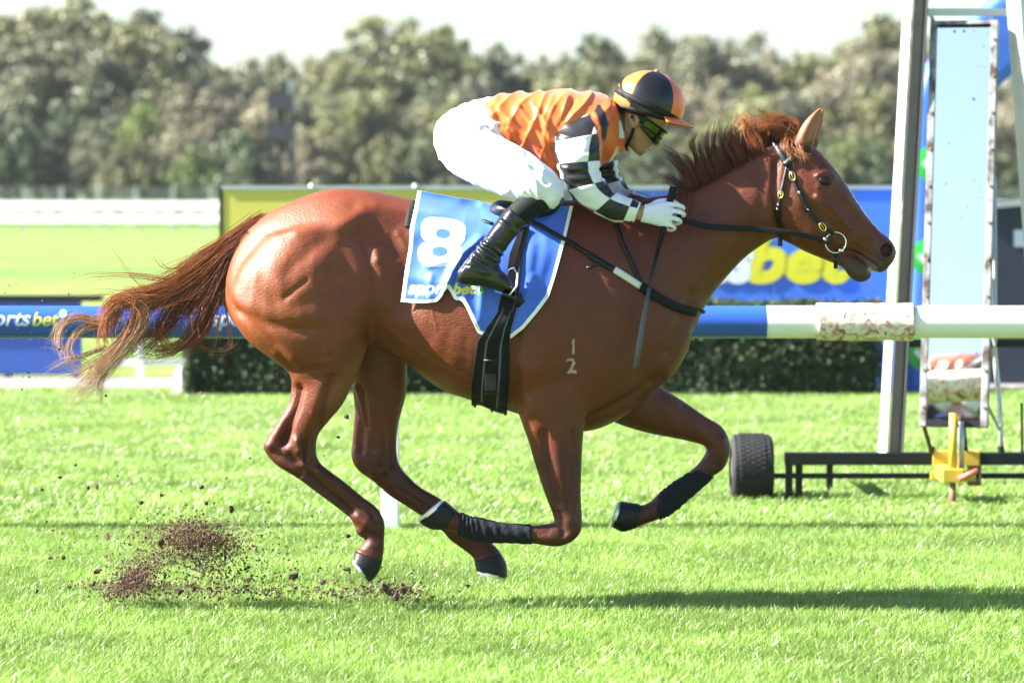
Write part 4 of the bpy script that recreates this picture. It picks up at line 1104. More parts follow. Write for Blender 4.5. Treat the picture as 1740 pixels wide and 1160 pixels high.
hoof((1080, 897), (1087, 856), (1040, 895), (1055, 851), .15, bulge=(-2, 7))

# ------------------------------------------------------------------ hair
def strands(guides, per, radius, name, m, parent, seg=16):
    """guides: (points (px,py,yo), root spread px, tip spread px, root rgb, tip rgb, count factor)"""
    Vs, Fs, Cs = [], [], []
    k = 0
    for pts, r0, r1, c0, c1, cf in guides:
        S = catmull(pts, max(2, seg // (len(pts) - 1)))
        tt = np.linspace(0, 1, len(S))
        m_ = len(S)
        for _ in range(int(per * cf)):
            ph = rng.uniform(0, 6.28, 4)
            o0, o1 = rng.normal(0, 1, 3), rng.normal(0, 1, 3) * (1.6 if rng.uniform() < .08 else 1)
            ln = rng.uniform(.62, 1.04)
            ti = tt * ln
            Q = np.stack([np.interp(ti, tt, S[:, j]) for j in range(3)], 1)
            if ln > 1: Q[-1] += (S[-1] - S[-2]) * (ln - 1) * m_
            sp = (r0 + (r1 - r0) * tt ** 1.3)
            wav = np.sin(tt * rng.uniform(4, 9) + ph[0]) * tt * r1 * .25
            Q[:, 0] += sp * (o0[0] * (1 - tt) + o1[0] * tt) + wav
            Q[:, 1] += sp * (o0[1] * (1 - tt) + o1[1] * tt) + np.sin(tt * 6 + ph[1]) * tt * r1 * .2
            Q[:, 2] += sp / 440. * (o0[2] * (1 - tt) + o1[2] * tt) * 1.2
            W = np.array([H(x, y, z) for x, y, z in Q])
            T = np.gradient(W, axis=0); T /= np.linalg.norm(T, axis=1)[:, None] + 1e-9
            a = np.cross(T, (0.3, 1, .2)); a /= np.linalg.norm(a, axis=1)[:, None] + 1e-9
            b = np.cross(T, a)
            rad = radius * rng.uniform(.7, 1.3) * (1 - .8 * tt ** 2)
            for j in range(3):
                an = 2 * math.pi * j / 3
                Vs.append(W + (a * math.cos(an) + b * math.sin(an)) * rad[:, None])
            vr = rng.uniform(.7, 1.35)
            cc = (np.array(c0)[None] * (1 - tt[:, None]) + np.array(c1)[None] * tt[:, None]) * vr
            Cs += [cc, cc, cc]
            base = np.arange(m_ - 1)
            for j in range(3):
                p0, p1 = k + j * m_, k + ((j + 1) % 3) * m_
                Fs.append(np.stack([p0 + base, p1 + base, p1 + base + 1, p0 + base + 1], 1))
            k += 3 * m_
    V = np.vstack(Vs); F = np.vstack(Fs); Cc = np.vstack(Cs)
    me = bpy.data.meshes.new(name)
    me.vertices.add(len(V)); me.vertices.foreach_set('co', V.ravel())
    me.loops.add(F.size); me.loops.foreach_set('vertex_index', F.ravel().astype(np.int32))
    me.polygons.add(len(F)); me.polygons.foreach_set('loop_start', np.arange(0, F.size, 4, dtype=np.int32))
    me.update(); me.validate()
    set_cols(me, Cc)
    return link_mesh(name, me, m, parent)
M_hair = vmat('horse hair', rough=.38, spec=.5, var=.15, scale=30, transl=.25)
DK, MD, LT, BL, PL = (0.09, 0.026, 0.011), (0.25, 0.075, 0.024), (0.44, 0.165, 0.058), (0.56, 0.27, 0.14), (0.58, 0.42, 0.27)
mane = []
def mg(pts, r0=5, r1=7, c0=DK, c1=MD, cf=1.0, y=0.0):
    mane.append(([(x, yy, y + z) for (x, yy, z) in [(p[0], p[1], p[2] if len(p) > 2 else 0) for p in pts]], r0, r1, c0, c1, cf))
for (pts, tip) in [
 ([(1172, 330), (1155, 315), (1138, 304), (1122, 300)], MD), ([(1178, 320), (1160, 292), (1144, 268), (1128, 250)], MD), ([(1186, 316), (1165, 285), (1150, 265), (1132, 256)], MD),
 ([(1192, 310), (1176, 280), (1162, 268), (1146, 266)], MD), ([(1198, 306), (1185, 272), (1178, 250), (1186, 228)], MD), ([(1206, 300), (1195, 265), (1190, 245), (1200, 222)], MD), ([(1214, 296), (1204, 258), (1202, 240), (1210, 216)], MD),
 ([(1224, 290), (1216, 255), (1216, 236), (1224, 214)], MD), ([(1234, 284), (1230, 248), (1230, 228), (1236, 206)], MD), ([(1244, 278), (1240, 240), (1238, 222), (1242, 198)], LT), ([(1255, 271), (1252, 238), (1250, 222), (1256, 206)], LT),
 ([(1265, 265), (1262, 230), (1258, 212), (1252, 200)], LT), ([(1276, 259), (1276, 226), (1270, 208), (1258, 200)], LT), ([(1288, 252), (1292, 222), (1284, 206), (1268, 198)], LT), ([(1298, 247), (1305, 218), (1296, 202), (1278, 194)], LT),
 ([(1308, 243), (1318, 216), (1306, 200), (1286, 196)], LT), ([(1320, 239), (1330, 214), (1318, 200), (1296, 200)], LT), ([(1333, 237), (1342, 214), (1330, 200), (1306, 198)], LT), ([(1345, 240), (1352, 216), (1340, 202), (1318, 206)], LT),
 ([(1352, 243), (1345, 218), (1325, 206), (1300, 216)], LT), ([(1350, 232), (1336, 218), (1312, 214), (1286, 222)], LT), ([(1340, 236), (1322, 220), (1302, 216), (1282, 226)], LT), ([(1328, 238), (1308, 222), (1290, 222), (1270, 232)], MD)]:
    for k_ in range(4):                                          # each guide splits into pointed locks
        jx, jy = rng.normal(0, 7), rng.normal(0, 5); L_ = rng.uniform(.75, 1.18)
        b0 = np.array(pts[0], float); Q_ = [tuple(b0 + (np.array(p_, float) - b0) * L_ + np.array((jx, jy)) * (i_ / 3.0) ** 1.2) for i_, p_ in enumerate(pts)]
        yy_ = rng.normal(0, .03)
        mg([(q_[0] + rng.normal(0, 2.5) * (i_ == 0), q_[1], yy_ * i_ / 3) for i_, q_ in enumerate(Q_)], 3.2, 1.8, DK if pts[0][0] < 1250 else MD, tip, .42)
for i in range(34):                                              # uneven underlayer along the crest
    t = (i + rng.uniform(0, .9)) / 34; x = 1166 + 146 * t; y = 332 - 89 * t; L_ = rng.uniform(.45, 1.15); sw = rng.normal(0, 12)
    mg([(x, y + 5, rng.normal(0, .015)), (x - 8, y - 12 * L_, -.012), (x - 15 + sw * .4, y - 32 * L_, -.01), (x - 20 + sw, y - 52 * L_, rng.normal(0, .02))], 4, 3.2, DK, MD, .7)
for i in range(14):                                              # the near edge lying over the crest
    t = (i + rng.uniform(0, .8)) / 14; x = 1178 + 124 * t; y = 323 - 77 * t
    mg([(x, y + rng.uniform(4, 14), -.035), (x - 4, y - 4, -.05), (x - 12, y - 20, -.04), (x - 20 + rng.normal(0, 6), y - 36 + rng.normal(0, 6), -.02)], 4, 3, DK, MD, .6)
mg([(1172, 330, -.04), (1166, 352, -.10), (1162, 375, -.115), (1163, 395, -.12)], 3, 4, MD, MD, 1.0)
mg([(1170, 332, .02), (1140, 345, .0), (1105, 342, 0), (1075, 334, 0), (1052, 318, 0)], 4, 4, MD, MD, 1.4)
mg([(1168, 334, .02), (1150, 320, .0), (1140, 312, 0), (1150, 300, 0)], 3, 8, MD, MD, .5)
strands(mane, 36, .0011, 'mane', M_hair, horse)
fore = [([(1352, 238, -.01), (1345, 248, -.05), (1348, 262, -.075), (1358, 274, -.085)], 4, 6, MD, LT, 1), ([(1356, 236, -.01), (1356, 250, -.06), (1362, 262, -.08), (1372, 268, -.088)], 4, 5, MD, LT, 1),
        ([(1350, 236, -.01), (1336, 240, -.05), (1334, 252, -.075), (1342, 262, -.085)], 4, 5, MD, LT, .8)]
strands(fore, 60, .0011, 'forelock', M_hair, horse)
tail = []
def tg(pts, r0, r1, c0, c1, cf=1.0): tail.append(([(p[0], p[1], p[2] if len(p) > 2 else 0) for p in pts], r0, r1, c0, c1, cf))
# upper sweep
tg([(448, 370), (400, 398), (350, 428), (300, 462), (255, 485), (215, 492)], 6, 10, MD, LT, 1.6)
tg([(440, 380), (395, 410), (345, 445), (300, 478), (255, 498), (205, 505), (178, 530)], 8, 11, MD, LT, 3.2)
tg([(436, 388), (390, 420), (345, 462), (300, 495), (250, 512), (205, 518), (182, 545), (182, 580)], 8, 11, MD, LT, 3.0)
tg([(425, 392), (385, 430), (350, 475), (310, 505), (262, 520), (235, 540), (240, 565)], 7, 10, MD, LT, 2.4)
tg([(420, 395), (385, 440), (360, 485), (340, 515), (290, 525), (250, 528)], 7, 10, DK, MD, 2.0)
# curl and the pale locks falling from it
tg([(300, 488), (240, 502), (200, 512), (180, 535), (176, 570), (188, 600)], 8, 9, MD, LT, 2.2)
tg([(250, 505), (215, 508), (235, 520), (245, 545), (225, 575), (190, 615), (155, 650), (115, 690)], 7, 10, LT, PL, 2.6)
tg([(240, 520), (232, 550), (212, 585), (175, 625), (145, 660), (112, 684)], 8, 9, LT, PL, 2.2)
tg([(225, 545), (200, 590), (165, 615), (130, 632), (95, 640)], 6, 12, LT, PL, .8)
tg([(210, 580), (185, 620), (170, 650), (168, 690)], 5, 7, BL, PL, .7)
tg([(205, 530), (170, 545), (130, 538), (105, 552), (97, 580), (108, 612)], 5, 6, LT, PL, 1.0)
tg([(200, 545), (165, 552), (135, 562), (118, 590), (125, 615), (150, 622)], 4, 9, LT, PL, .6)
tg([(180, 590), (140, 605), (100, 618), (75, 635)], 4, 5, BL, PL, .35)
# lower dark loop
tg([(400, 430), (372, 490), (340, 550), (300, 590), (260, 600), (225, 590)], 7, 9, DK, MD, 1.6)
tg([(395, 440), (365, 510), (345, 560), (315, 588), (275, 596), (235, 580)], 8, 10, DK, MD, 1.4)
tg([(330, 500), (300, 540), (262, 572), (235, 590), (215, 585)], 9, 12, DK, MD, 1.5)
tg([(310, 500), (285, 530), (270, 560), (285, 590), (250, 590)], 9, 10, DK, MD, 1.3)
# hanging strands near the buttock
tg([(410, 402), (385, 440), (366, 490), (356, 530), (352, 570)], 5, 8, MD, LT, 1.3)
tg([(405, 410), (380, 460), (348, 510), (335, 545), (338, 568)], 5, 9, MD, LT, 1.2)
tg([(405, 410), (386, 460), (372, 500), (374, 545), (365, 600)], 4, 5, MD, LT, .5)
tg([(400, 420), (384, 470), (385, 530), (392, 580), (370, 606)], 3, 5, MD, LT, .4)
tg([(398, 425), (376, 468), (330, 520), (322, 555), (330, 575)], 4, 7, MD, LT, .7)
# flyaways
tg([(300, 480), (250, 470), (200, 466), (155, 468), (118, 482), (106, 500)], 3, 5, MD, LT, .16)
tg([(270, 490), (220, 500), (170, 498), (120, 505)], 4, 6, MD, LT, .12)
tg([(330, 450), (285, 456), (268, 440), (264, 430)], 2, 4, MD, LT, .08)
tg([(250, 495), (225, 470), (200, 440), (178, 415)], 2, 4, MD, LT, .06)
tg([(150, 615), (115, 600), (80, 588), (60, 590)], 3, 6, BL, PL, .08)
tg([(340, 590), (365, 600), (390, 595), (408, 578)], 3, 5, MD, LT, .15)
strands(tail, 68, .00105, 'tail', M_hair, horse, 20)
wh = []
for i in range(6): wh.append(([(1462 + 3 * i, 476 - i * .6, 0), (1464 + 4 * i, 482, 0), (1460 + 5 * i, 490, 0)], 2, 4, PL, PL, .1))
strands(wh, 40, .0004, 'whiskers', M_hair, horse, 6)
# ================================================================== tack
M_leather = mat('black leather', (0.005, 0.005, 0.006), .42, spec=.35, var=.3, scale=40, bump=.15, bscale=200)
M_webbing = mat('black webbing', (0.0045, 0.005, 0.0055), .7, spec=.25, var=.25, scale=120, bump=.2, bscale=300)
M_brass = mat('brass', (0.80, 0.58, 0.20), .25, .95, var=.1)
M_chrome = mat('polished steel', (.78, .78, .8), .12, 1.0, var=.05)
M_tape = mat('pale tape', (.62, .58, .52), .55, var=.1, scale=60)
trees_ = [bvh]
def castm(px, py, off):
    best, bn = None, None
    for t in trees_:
        h, n = cast(px, py, 0, t)
        if h is not None and (best is None or h.y < best.y): best, bn = h, n
    if best is None: return None, None
    return best + bn * off, bn
def resample(pts, step=6.0):
    A = np.asarray(pts, float); out = [A[0]]
    for a, b in zip(A[:-1], A[1:]):
        n = max(1, int(np.linalg.norm(b[:2] - a[:2]) / step))
        out += [a + (b - a) * (i + 1) / n for i in range(n)]
    return np.array(out)
def ribbon(P3, N3, width, th):
    """solid strap through points P3 lying on a surface with normals N3"""
    P3 = [Vector(p_) for p_ in P3]; V, F = [], []
    m_ = len(P3); wl = width if hasattr(width, '__len__') else [width] * m_
    for i in range(m_):
        t = (P3[min(i + 1, m_ - 1)] - P3[max(0, i - 1)]).normalized()
        n = Vector(N3[i]); n = (n - t * n.dot(t)).normalized(); s = t.cross(n).normalized()
        w = wl[i] / 2
        for x_, z_ in ((-w, 0), (-w * .92, th), (w * .92, th), (w, 0)): V.append(P3[i] + s * x_ + n * z_)
    for i in range(m_ - 1):
        for j in range(4):
            a, b = i * 4 + j, i * 4 + (j + 1) % 4
            F.append((a, b, b + 4, a + 4))
    F += [(3, 2, 1, 0), tuple((m_ - 1) * 4 + j for j in range(4))]
    return V, F
def smooth_seq(L, it=3):
    A = np.array([tuple(x) for x in L])
    for _ in range(it): A[1:-1] = A[1:-1] * .5 + (A[:-2] + A[2:]) * .25
    return A
def strap(name, pts, width, m, parent, th=.004, off=.002, mirror=True, end_mid=False, start_mid=False):
    """strap lying on the horse along photo points; start_mid / end_mid bring an end to the mid plane"""
    S = resample(pts, 5)
    Q, Nn = [], []
    for (x, y) in S[:, :2]:
        h, n = castm(x, y, off)
        if h is None:
            if Q: h = Vector(P(x, y, Q[-1].y)); n = Nn[-1]
            else: h = P(x, y, HY); n = Vector((0, 0, 1))
        Q.append(h); Nn.append(n)
    if start_mid: Q[0] = P(S[0][0], S[0][1], HY); Nn[0] = (Q[0] - P(S[0][0], S[0][1] + 40, HY)).normalized()
    if end_mid: Q[-1] = P(S[-1][0], S[-1][1], HY); Nn[-1] = (Q[-1] - P(S[-1][0], S[-1][1] - 40, HY)).normalized()
    Q = smooth_seq(Q); Nn = smooth_seq(Nn)
    V, F = ribbon(Q, Nn, width, th)
    mb = MB(); mb.add(V, F)
    if mirror:
        far_ = mb if (start_mid or end_mid) else MB()
        far_.add([(v_[0], 2 * HY - v_[1], v_[2]) for v_ in V], [tuple(reversed(f)) for f in F])
        if far_ is not mb: far_.build(name, m, parent, True)
    return mb.build(name, m, parent, True), Q, Nn
def coons(top, bot, left, right, nu, nv):
    def par(pts, n):
        A = np.asarray(pts, float); d = np.r_[0, np.cumsum(np.hypot(*np.diff(A, axis=0).T))]; t = np.linspace(0, d[-1], n)
        return np.stack([np.interp(t, d, A[:, 0]), np.interp(t, d, A[:, 1])], 1)
    T, B, L, Rr = par(top, nu), par(bot, nu), par(left, nv), par(right, nv)
    s = np.linspace(0, 1, nu)[:, None, None]; t = np.linspace(0, 1, nv)[None, :, None]
    return ((1 - t) * T[:, None] + t * B[:, None] + (1 - s) * L[None] + s * Rr[None]
            - ((1 - s) * (1 - t) * T[0] + s * (1 - t) * T[-1] + (1 - s) * t * B[0] + s * t * B[-1]))
def conform(G, off, it=25, fold=None):
    nu, nv = G.shape[:2]; Y = np.zeros((nu, nv)); ok = np.ones((nu, nv), bool)
    for i in range(nu):
        for j in range(nv):
            h, n = castm(G[i, j, 0], G[i, j, 1], 0)
            if h is None: Y[i, j] = HY - .03; ok[i, j] = False
            else: Y[i, j] = h.y
    lim = Y - off
    S = lim.copy()
    for _ in range(it):
        Q = np.pad(S, 1, mode='edge'); S = (Q[:-2, 1:-1] + Q[2:, 1:-1] + Q[1:-1, :-2] + Q[1:-1, 2:]) / 4
        S = np.where(ok, np.minimum(S, lim), S)
    if fold is not None: S = S - fold(G[..., 0], G[..., 1])
    V = np.array([[P(G[i, j, 0], G[i, j, 1], S[i, j]) for j in range(nv)] for i in range(nu)])
    return V
def grid_faces(nu, nv, k=0, flip=False):
    F = []
    for i in range(nu - 1):
        for j in range(nv - 1):
            f = (k + i * nv + j, k + i * nv + j + 1, k + (i + 1) * nv + j + 1, k + (i + 1) * nv + j)
            F.append(f if not flip else f[::-1])
    return F

# ------------------------------------------------------------------ dark pad showing behind the cloth
G = coons([(699, 340), (800, 352), (955, 348)], [(687, 385), (800, 420), (960, 420)], [(699, 340), (691, 362), (687, 385)], [(955, 348), (960, 420)], 46, 18)
V = conform(G, .004)
V2 = V.reshape(-1, 3); Vm = V2.copy(); Vm[:, 1] = 2 * HY - Vm[:, 1]
me = mesh_from('saddle_pad', np.vstack([V2, Vm]), grid_faces(46, 18) + grid_faces(46, 18, len(V2), True) + [(i * 18, (i + 1) * 18, len(V2) + (i + 1) * 18, len(V2) + i * 18) for i in range(45)])
o = link_mesh('saddle_pad', me, M_webbing); o.modifiers.new('s', 'SOLIDIFY').thickness = .004
tag(o, 'black pad edge showing behind the number cloth on the horse\'s back', 'saddle pad')

# ------------------------------------------------------------------ number cloth
top = [(710, 324), (745, 330), (776, 336), (815, 342), (850, 352), (900, 352), (945, 350), (974, 350)]
bot = [(681, 513), (703, 515), (725, 515), (742, 513), (750, 505), (754, 497), (761, 489), (767, 499), (772, 509), (785, 511), (792, 522), (799, 537), (812, 566), (830, 574), (850, 577), (868, 575), (890, 558)]
lef = [(710, 324), (704, 355), (697, 387), (695, 420), (689, 455), (681, 513)]
rig = [(974, 350), (960, 410), (945, 466), (933, 504), (912, 532), (890, 558)]
NU, NV = 250, 190
Gc = coons(top, bot, lef, rig, 64, 48)
def cloth_fold(u, v):
    f = np.zeros(u.shape)
    for pts, w, d in [([(815, 405), (790, 430), (768, 462), (756, 490)], 7, 22), ([(800, 425), (778, 455), (770, 485)], 7, -8), ([(770, 470), (785, 500), (805, 545)], 9, 10), ([(820, 480), (815, 550)], 7, 7),
                      ([(690, 470), (740, 480), (760, 480)], 10, 6), ([(700, 400), (740, 370), (780, 345)], 12, 6), ([(730, 450), (770, 440), (810, 410)], 6, 9), ([(715, 340), (760, 350), (800, 372)], 9, 5), ([(905, 420), (895, 500), (880, 555)], 9, 5),
                      ([(930, 380), (925, 440), (900, 530)], 10, 4), ([(955, 392), (930, 395), (900, 385)], 5, 7), ([(860, 545), (890, 510), (905, 470)], 7, 5), ([(700, 500), (730, 505)], 9, 6), ([(725, 500), (733, 470)], 6, 5), ([(820, 350), (840, 380), (850, 400)], 9, 6)]:
        f = f + d * .001 * np.exp(-(dist_poly(u, v, pts) / w) ** 2)
    return f
Vc = conform(Gc, .016, 30)
# finer sheet from the coarse one
def upsample(A, nu, nv):
    a, b = A.shape[:2]; x = np.linspace(0, a - 1, nu); y = np.linspace(0, b - 1, nv)
    B = np.stack([np.stack([np.interp(x, np.arange(a), A[:, j, k]) for j in range(b)], 1) for k in range(A.shape[2])], 2)
    return np.stack([np.stack([np.interp(y, np.arange(b), B[i, :, k]) for i in range(nu)], 0) for k in range(A.shape[2])], 2)
Vf = upsample(Vc, NU, NV)
for _ in range(4):
    Vf[1:-1, 1:-1] = Vf[1:-1, 1:-1] * .5 + .125 * (Vf[:-2, 1:-1] + Vf[2:, 1:-1] + Vf[1:-1, :-2] + Vf[1:-1, 2:])
V2 = Vf.reshape(-1, 3); u, v = proj(V2)
V2[:, 1] -= cloth_fold(u, v) + .002 * fnoise(V2, (14, 3, 14), 5) + .0015
u, v = proj(V2)
BLUE, WHT = np.array((0.034, 0.115, 0.56)), np.array((0.74, 0.75, 0.76))
C = np.tile(BLUE, (len(V2), 1))
def sup(cx, cy, rx, ry, p, rot=0):
    c, s = math.cos(rot), math.sin(rot); x, y = (u - cx) * c + (v - cy) * s, -(u - cx) * s + (v - cy) * c
    return (np.abs(x) / rx) ** p + (np.abs(y) / ry) ** p < 1
eight = (sup(753, 393, 38, 22.5, 3.2, .13) & ~sup(753, 397, 12.5, 8.5, 2.3, .1)) | (sup(747, 430, 37, 23.5, 2.6, -.05) & ~sup(747, 427.5, 13.5, 8.5, 2.3, 0))
C[eight] = WHT
T = text_tris('sport', .022, .25, 1.0); k = 70 / T[:, :, 0].max(); T = T * k; T[:, :, 0] += 694; T[:, :, 1] = 499 - T[:, :, 1] * 1.0
C[in_tris(u, v, T) & (u < 757)] = WHT
T = text_tris('bet', .03, .25, 1.0); k = 40 / T[:, :, 0].max(); T = T * k; T[:, :, 0] += 769; T[:, :, 1] = 499 - T[:, :, 1] * .9
C[in_tris(u, v, T)] = (0.72, 0.62, 0.03)
C[np.hypot(u - 815, v - 494.5) < 7] = (0.05, 0.40, 0.06)
C[(dist_poly(u, v, [(813, 491), (813, 497), (819, 497)]) < 1.4)] = WHT
C[dist_poly(u, v, [(726, 505), (731, 497)]) < 2.5] = (.2, .45, .75)
edge = np.minimum(np.minimum(dist_poly(u, v, lef), dist_poly(u, v, bot)), dist_poly(u, v, rig))
C[edge < 6.0] = WHT
Vm = V2.copy(); Vm[:, 1] = 2 * HY - Vm[:, 1]
me = mesh_from('number_cloth', np.vstack([V2, Vm]), grid_faces(NU, NV) + grid_faces(NU, NV, len(V2), True) + [(i * NV, (i + 1) * NV, len(V2) + (i + 1) * NV, len(V2) + i * NV) for i in range(NU - 1)], np.vstack([C, C]))
M_cloth = vmat('number cloth', rough=.5, spec=.4, var=.05, scale=30, bump=.12, bscale=(700, 700, 700), sheen=.2, bdist=.001)
nc = link_mesh('number_cloth', me, M_cloth); nc.modifiers.new('s', 'SOLIDIFY').thickness = .002
tag(nc, 'blue number cloth with a white 8, white border and lettering, under the rider', 'saddle cloth')
trees_.append(BVHTree.FromPolygons([tuple(x) for x in V2], grid_faces(NU, NV)))

# ------------------------------------------------------------------ girth
girth = empty('girth', H(833, 690), 'broad black girth with two pale stitch lines round the horse\'s belly', 'girth')
gl = [(884, 385), (866, 430), (858, 480), (845, 530), (824, 562), (811, 580), (805, 620), (801, 660), (801, 684)]
gr = [(900, 388), (888, 430), (884, 480), (876, 530), (868, 560), (866, 580), (866, 640), (863, 680), (861, 699)]
G = coons([gl[0], gr[0]], [gl[-1], (815, 683), (832, 690), (845, 695), gr[-1]], gl, gr, 26, 90)
V = conform(G, .006, 10); V2 = V.reshape(-1, 3)
u, v = proj(V2)
un = np.repeat(np.linspace(0, 1, 26), 90)
tn = np.tile(np.linspace(0, 1, 90), 26)
C = np.tile(np.array((.005, .0055, .006)), (len(V2), 1))
C[((np.abs(un - .27) < .021) | (np.abs(un - .72) < .021)) & (tn > .45)] = (.13, .14, .16)
C[(np.abs(un - .84) < .03) & (tn <= .45)] = (.12, .13, .15)
Vm = V2.copy(); Vm[:, 1] = 2 * HY - Vm[:, 1]
me = mesh_from('band', np.vstack([V2, Vm]), grid_faces(26, 90) + grid_faces(26, 90, len(V2), True), np.vstack([C, C]))
M_girth = vmat('girth webbing', rough=.7, spec=.2, var=.2, scale=60, bump=.2, bscale=(400, 400, 400), bdist=.001)
o = link_mesh('band', me, M_girth, girth); o.modifiers.new('s', 'SOLIDIFY').thickness = .006
bel = MB()                                                        # belly band between the two sides
A0, A1 = V[:, -1], None
row = [Vector(p_) for p_ in V[:, -1]]
Vb = []
for p_ in row:
    for k in range(9):
        t = k / 8; y = p_.y + (2 * HY - 2 * p_.y) * t
        Vb.append((p_.x, y, p_.z - .018 * math.sin(math.pi * t)))
bel.add(Vb, grid_faces(26, 9)); o = bel.build('belly_band', M_webbing, girth, True); o.modifiers.new('s', 'SOLIDIFY').thickness = .006
for py in (612, 668):
    h0, n0 = castm(833, py, .006)
    mb = MB(); a, b = P(822, py, h0.y - .008), P(846, py + 1, h0.y - .008)
    mb.tube([a, b], .004, 8).build('keeper', M_leather, girth, True)
for px in (806, 835, 858):
    a = P(px, 684 + (px - 801) * .25, HY - .12); MB().tube([a, a + Vector((.003, 0, -.016))], [.007, .004], 8).build('stud', M_leather, girth, True)
h0, n0 = castm(834, 640, .004)
MB().box((P(824, 640, h0.y).x, h0.y - .010, P(0, 664, h0.y).z), (P(843, 640, h0.y).x, h0.y + .004, P(0, 616, h0.y).z)).build('billet', M_leather, girth, False, .003)

# ------------------------------------------------------------------ breastplate
bp_ = empty('breastplate', H(1185, 530), 'black breastplate strap with a pale taped length across the horse\'s shoulder', 'breastplate')
o, Q, Nn = strap('shoulder_strap', [(902, 379), (940, 397), (975, 417), (1003, 435)], .017, M_leather, bp_, .006, .006)
o, Q, Nn = strap('buckle_strap', [(1001, 434), (1022, 447), (1044, 459)], .026, M_leather, bp_, .006, .005)
o, Q, Nn = strap('taped_strap', [(1043, 458), (1065, 472), (1088, 487)], .027, M_tape, bp_, .006, .005)
o, Q, Nn = strap('breast_strap', [(1087, 486), (1110, 501), (1135, 516), (1160, 526), (1180, 530), (1191, 528)], .036, M_webbing, bp_, .010, .004, end_mid=True)
strap('neck_strap', [(1046, 376), (1056, 410), (1072, 445), (1088, 478), (1096, 495)], .017, M_leather, bp_, .005, .003)
strap('loose_end', [(996, 456), (1010, 452), (1024, 446)], .010, M_leather, bp_, .004, .008, mirror=False)
strap('rear_point', [(820, 376), (838, 382)], .012, M_leather, bp_, .004, .004, mirror=False)
def ring_mesh(c, ex, ez, ra, rb, tube, n=32, k=8):
    V, F = [], []; nrm = ex.cross(ez).normalized()
    for i in range(n):
        t = 2 * math.pi * i / n; d = ex * (math.cos(t) * ra) + ez * (math.sin(t) * rb); dn = d.normalized()
        for j in range(k):
            a = 2 * math.pi * j / k; V.append(c + d + (dn * math.cos(a) + nrm * math.sin(a)) * tube)
    for i in range(n):
        for j in range(k):
            a, b = i * k + j, i * k + (j + 1) % k; a2, b2 = ((i + 1) % n) * k + j, ((i + 1) % n) * k + (j + 1) % k
            F.append((a, b, b2, a2))
    return V, F
def buckle(px, py, ax, ang, ra, rb, m, parent, name='buckle', tube=.0026, off=.008):
    h, n = castm(px, py, off)
    ex = Vector((math.cos(ang), 0, math.sin(ang))); ex = (ex - n * ex.dot(n)).normalized(); ez = n.cross(ex).normalized()
    mb = MB(); mb.add(*ring_mesh(h, ex, ez, ra, rb, tube)); 
    b_ = mb.build(name, m, parent, True)
    MB().tube([h - ex * ra, h + ex * ra * .9], .0016, 6).build('buckle_tongue', m, b_, True)
    return b_
buckle(1005, 437, 0, -.5, .010, .008, M_chrome, bp_, 'ring')

# ------------------------------------------------------------------ bridle and reins
br = empty('bridle', H(1340, 300, -.1), 'black leather bridle with brass buckles and a steel ring bit', 'bridle')
strap('headpiece', [(1311, 231), (1320, 246), (1330, 263), (1339, 280)], .034, M_leather, br, .006, .003, start_mid=True)
strap('browband', [(1333, 282), (1350, 268), (1365, 254), (1378, 243)], .025, M_leather, br, .006, .008, end_mid=True)
strap('cheekpiece', [(1338, 280), (1348, 304), (1358, 330), (1368, 350), (1384, 372), (1400, 386), (1416, 398)], .0155, M_leather, br, .006, .003)
strap('cheek_billet', [(1358, 325), (1366, 342), (1372, 360)], .018, M_leather, br, .005, .008)
strap('throat_latch', [(1338, 282), (1332, 308), (1326, 335), (1324, 362), (1325, 390), (1327, 410)], .013, M_leather, br, .005, .003)
strap('latch_end', [(1325, 345), (1322, 360), (1320, 372)], .014, M_leather, br, .004, .008)
strap('latch_loop', [(1326, 400), (1327, 418)], .012, M_leather, br, .006, .004)
for (px, py, an, ra, rb) in ((1347, 300, -1.25, .0175, .0105), (1327, 331, -1.9, .0135, .009), (1397, 385, -.95, .0175, .0105)):
    buckle(px, py, 0, an, ra, rb, M_brass, br, off=.010)
for (px, py, an) in ((1371, 357, 0), (1322, 354, 0)):
    h, n = castm(px, py, .012); MB().tube([h, h + n * .003], .0045, 10).build('stud', M_chrome, br, True)
by_ = castm(1425, 405, 0)[0].y - .012
for s in (1, -1):
    c = P(1420, 412, by_); Y_ = c.y if s > 0 else 2 * HY - c.y
    mb = MB(); mb.add(*ring_mesh(Vector((c.x, Y_, c.z)), Vector((1, 0, 0)), Vector((0, 0, 1)), .0395, .0395, .0028, 40)); mb.build('bit_ring', M_chrome, br, True)
mb = MB(); a = P(1430, 425, by_); b = Vector((a.x + .03, HY, a.z - .008)); a2 = Vector((a.x, 2 * HY - a.y, a.z))
mb.tube([a + Vector((-.012, -.003, -.002)), a, Vector((a.x + .012, a.y + .03, a.z - .004)), b, Vector((a2.x + .012, a2.y - .03, a2.z - .004)), a2], [.008, .0085, .006, .006, .006, .008], 12).build('bit_mouthpiece', M_chrome, br, True)
mb = MB(); a, b = P(1420, 430, by_ + .004), P(1420, 456, by_ + .03)
mb.bar(a, b, .016, .006); mb.build('curb_strap', M_leather, br, False, .002)
MB().bar(P(1412, 440, by_ + .006), P(1428, 440, by_ + .006), .008, .010).build('curb_keeper', M_leather, br, False, .002)
rein = empty('reins', H(1280, 388, -.13), 'thick black rubber reins from the bit ring to the rider\'s glove', 'reins')
def free(pts): return [P(x, y, HY + yo) for x, y, yo in pts]
RP = catmull([(1150, 366, -.165), (1170, 377, -.165), (1205, 385, -.16), (1250, 388, -.145), (1300, 391, -.13), (1350, 397, -.118), (1403, 409, by_ - HY - .002)], 8)
n_ = len(RP)
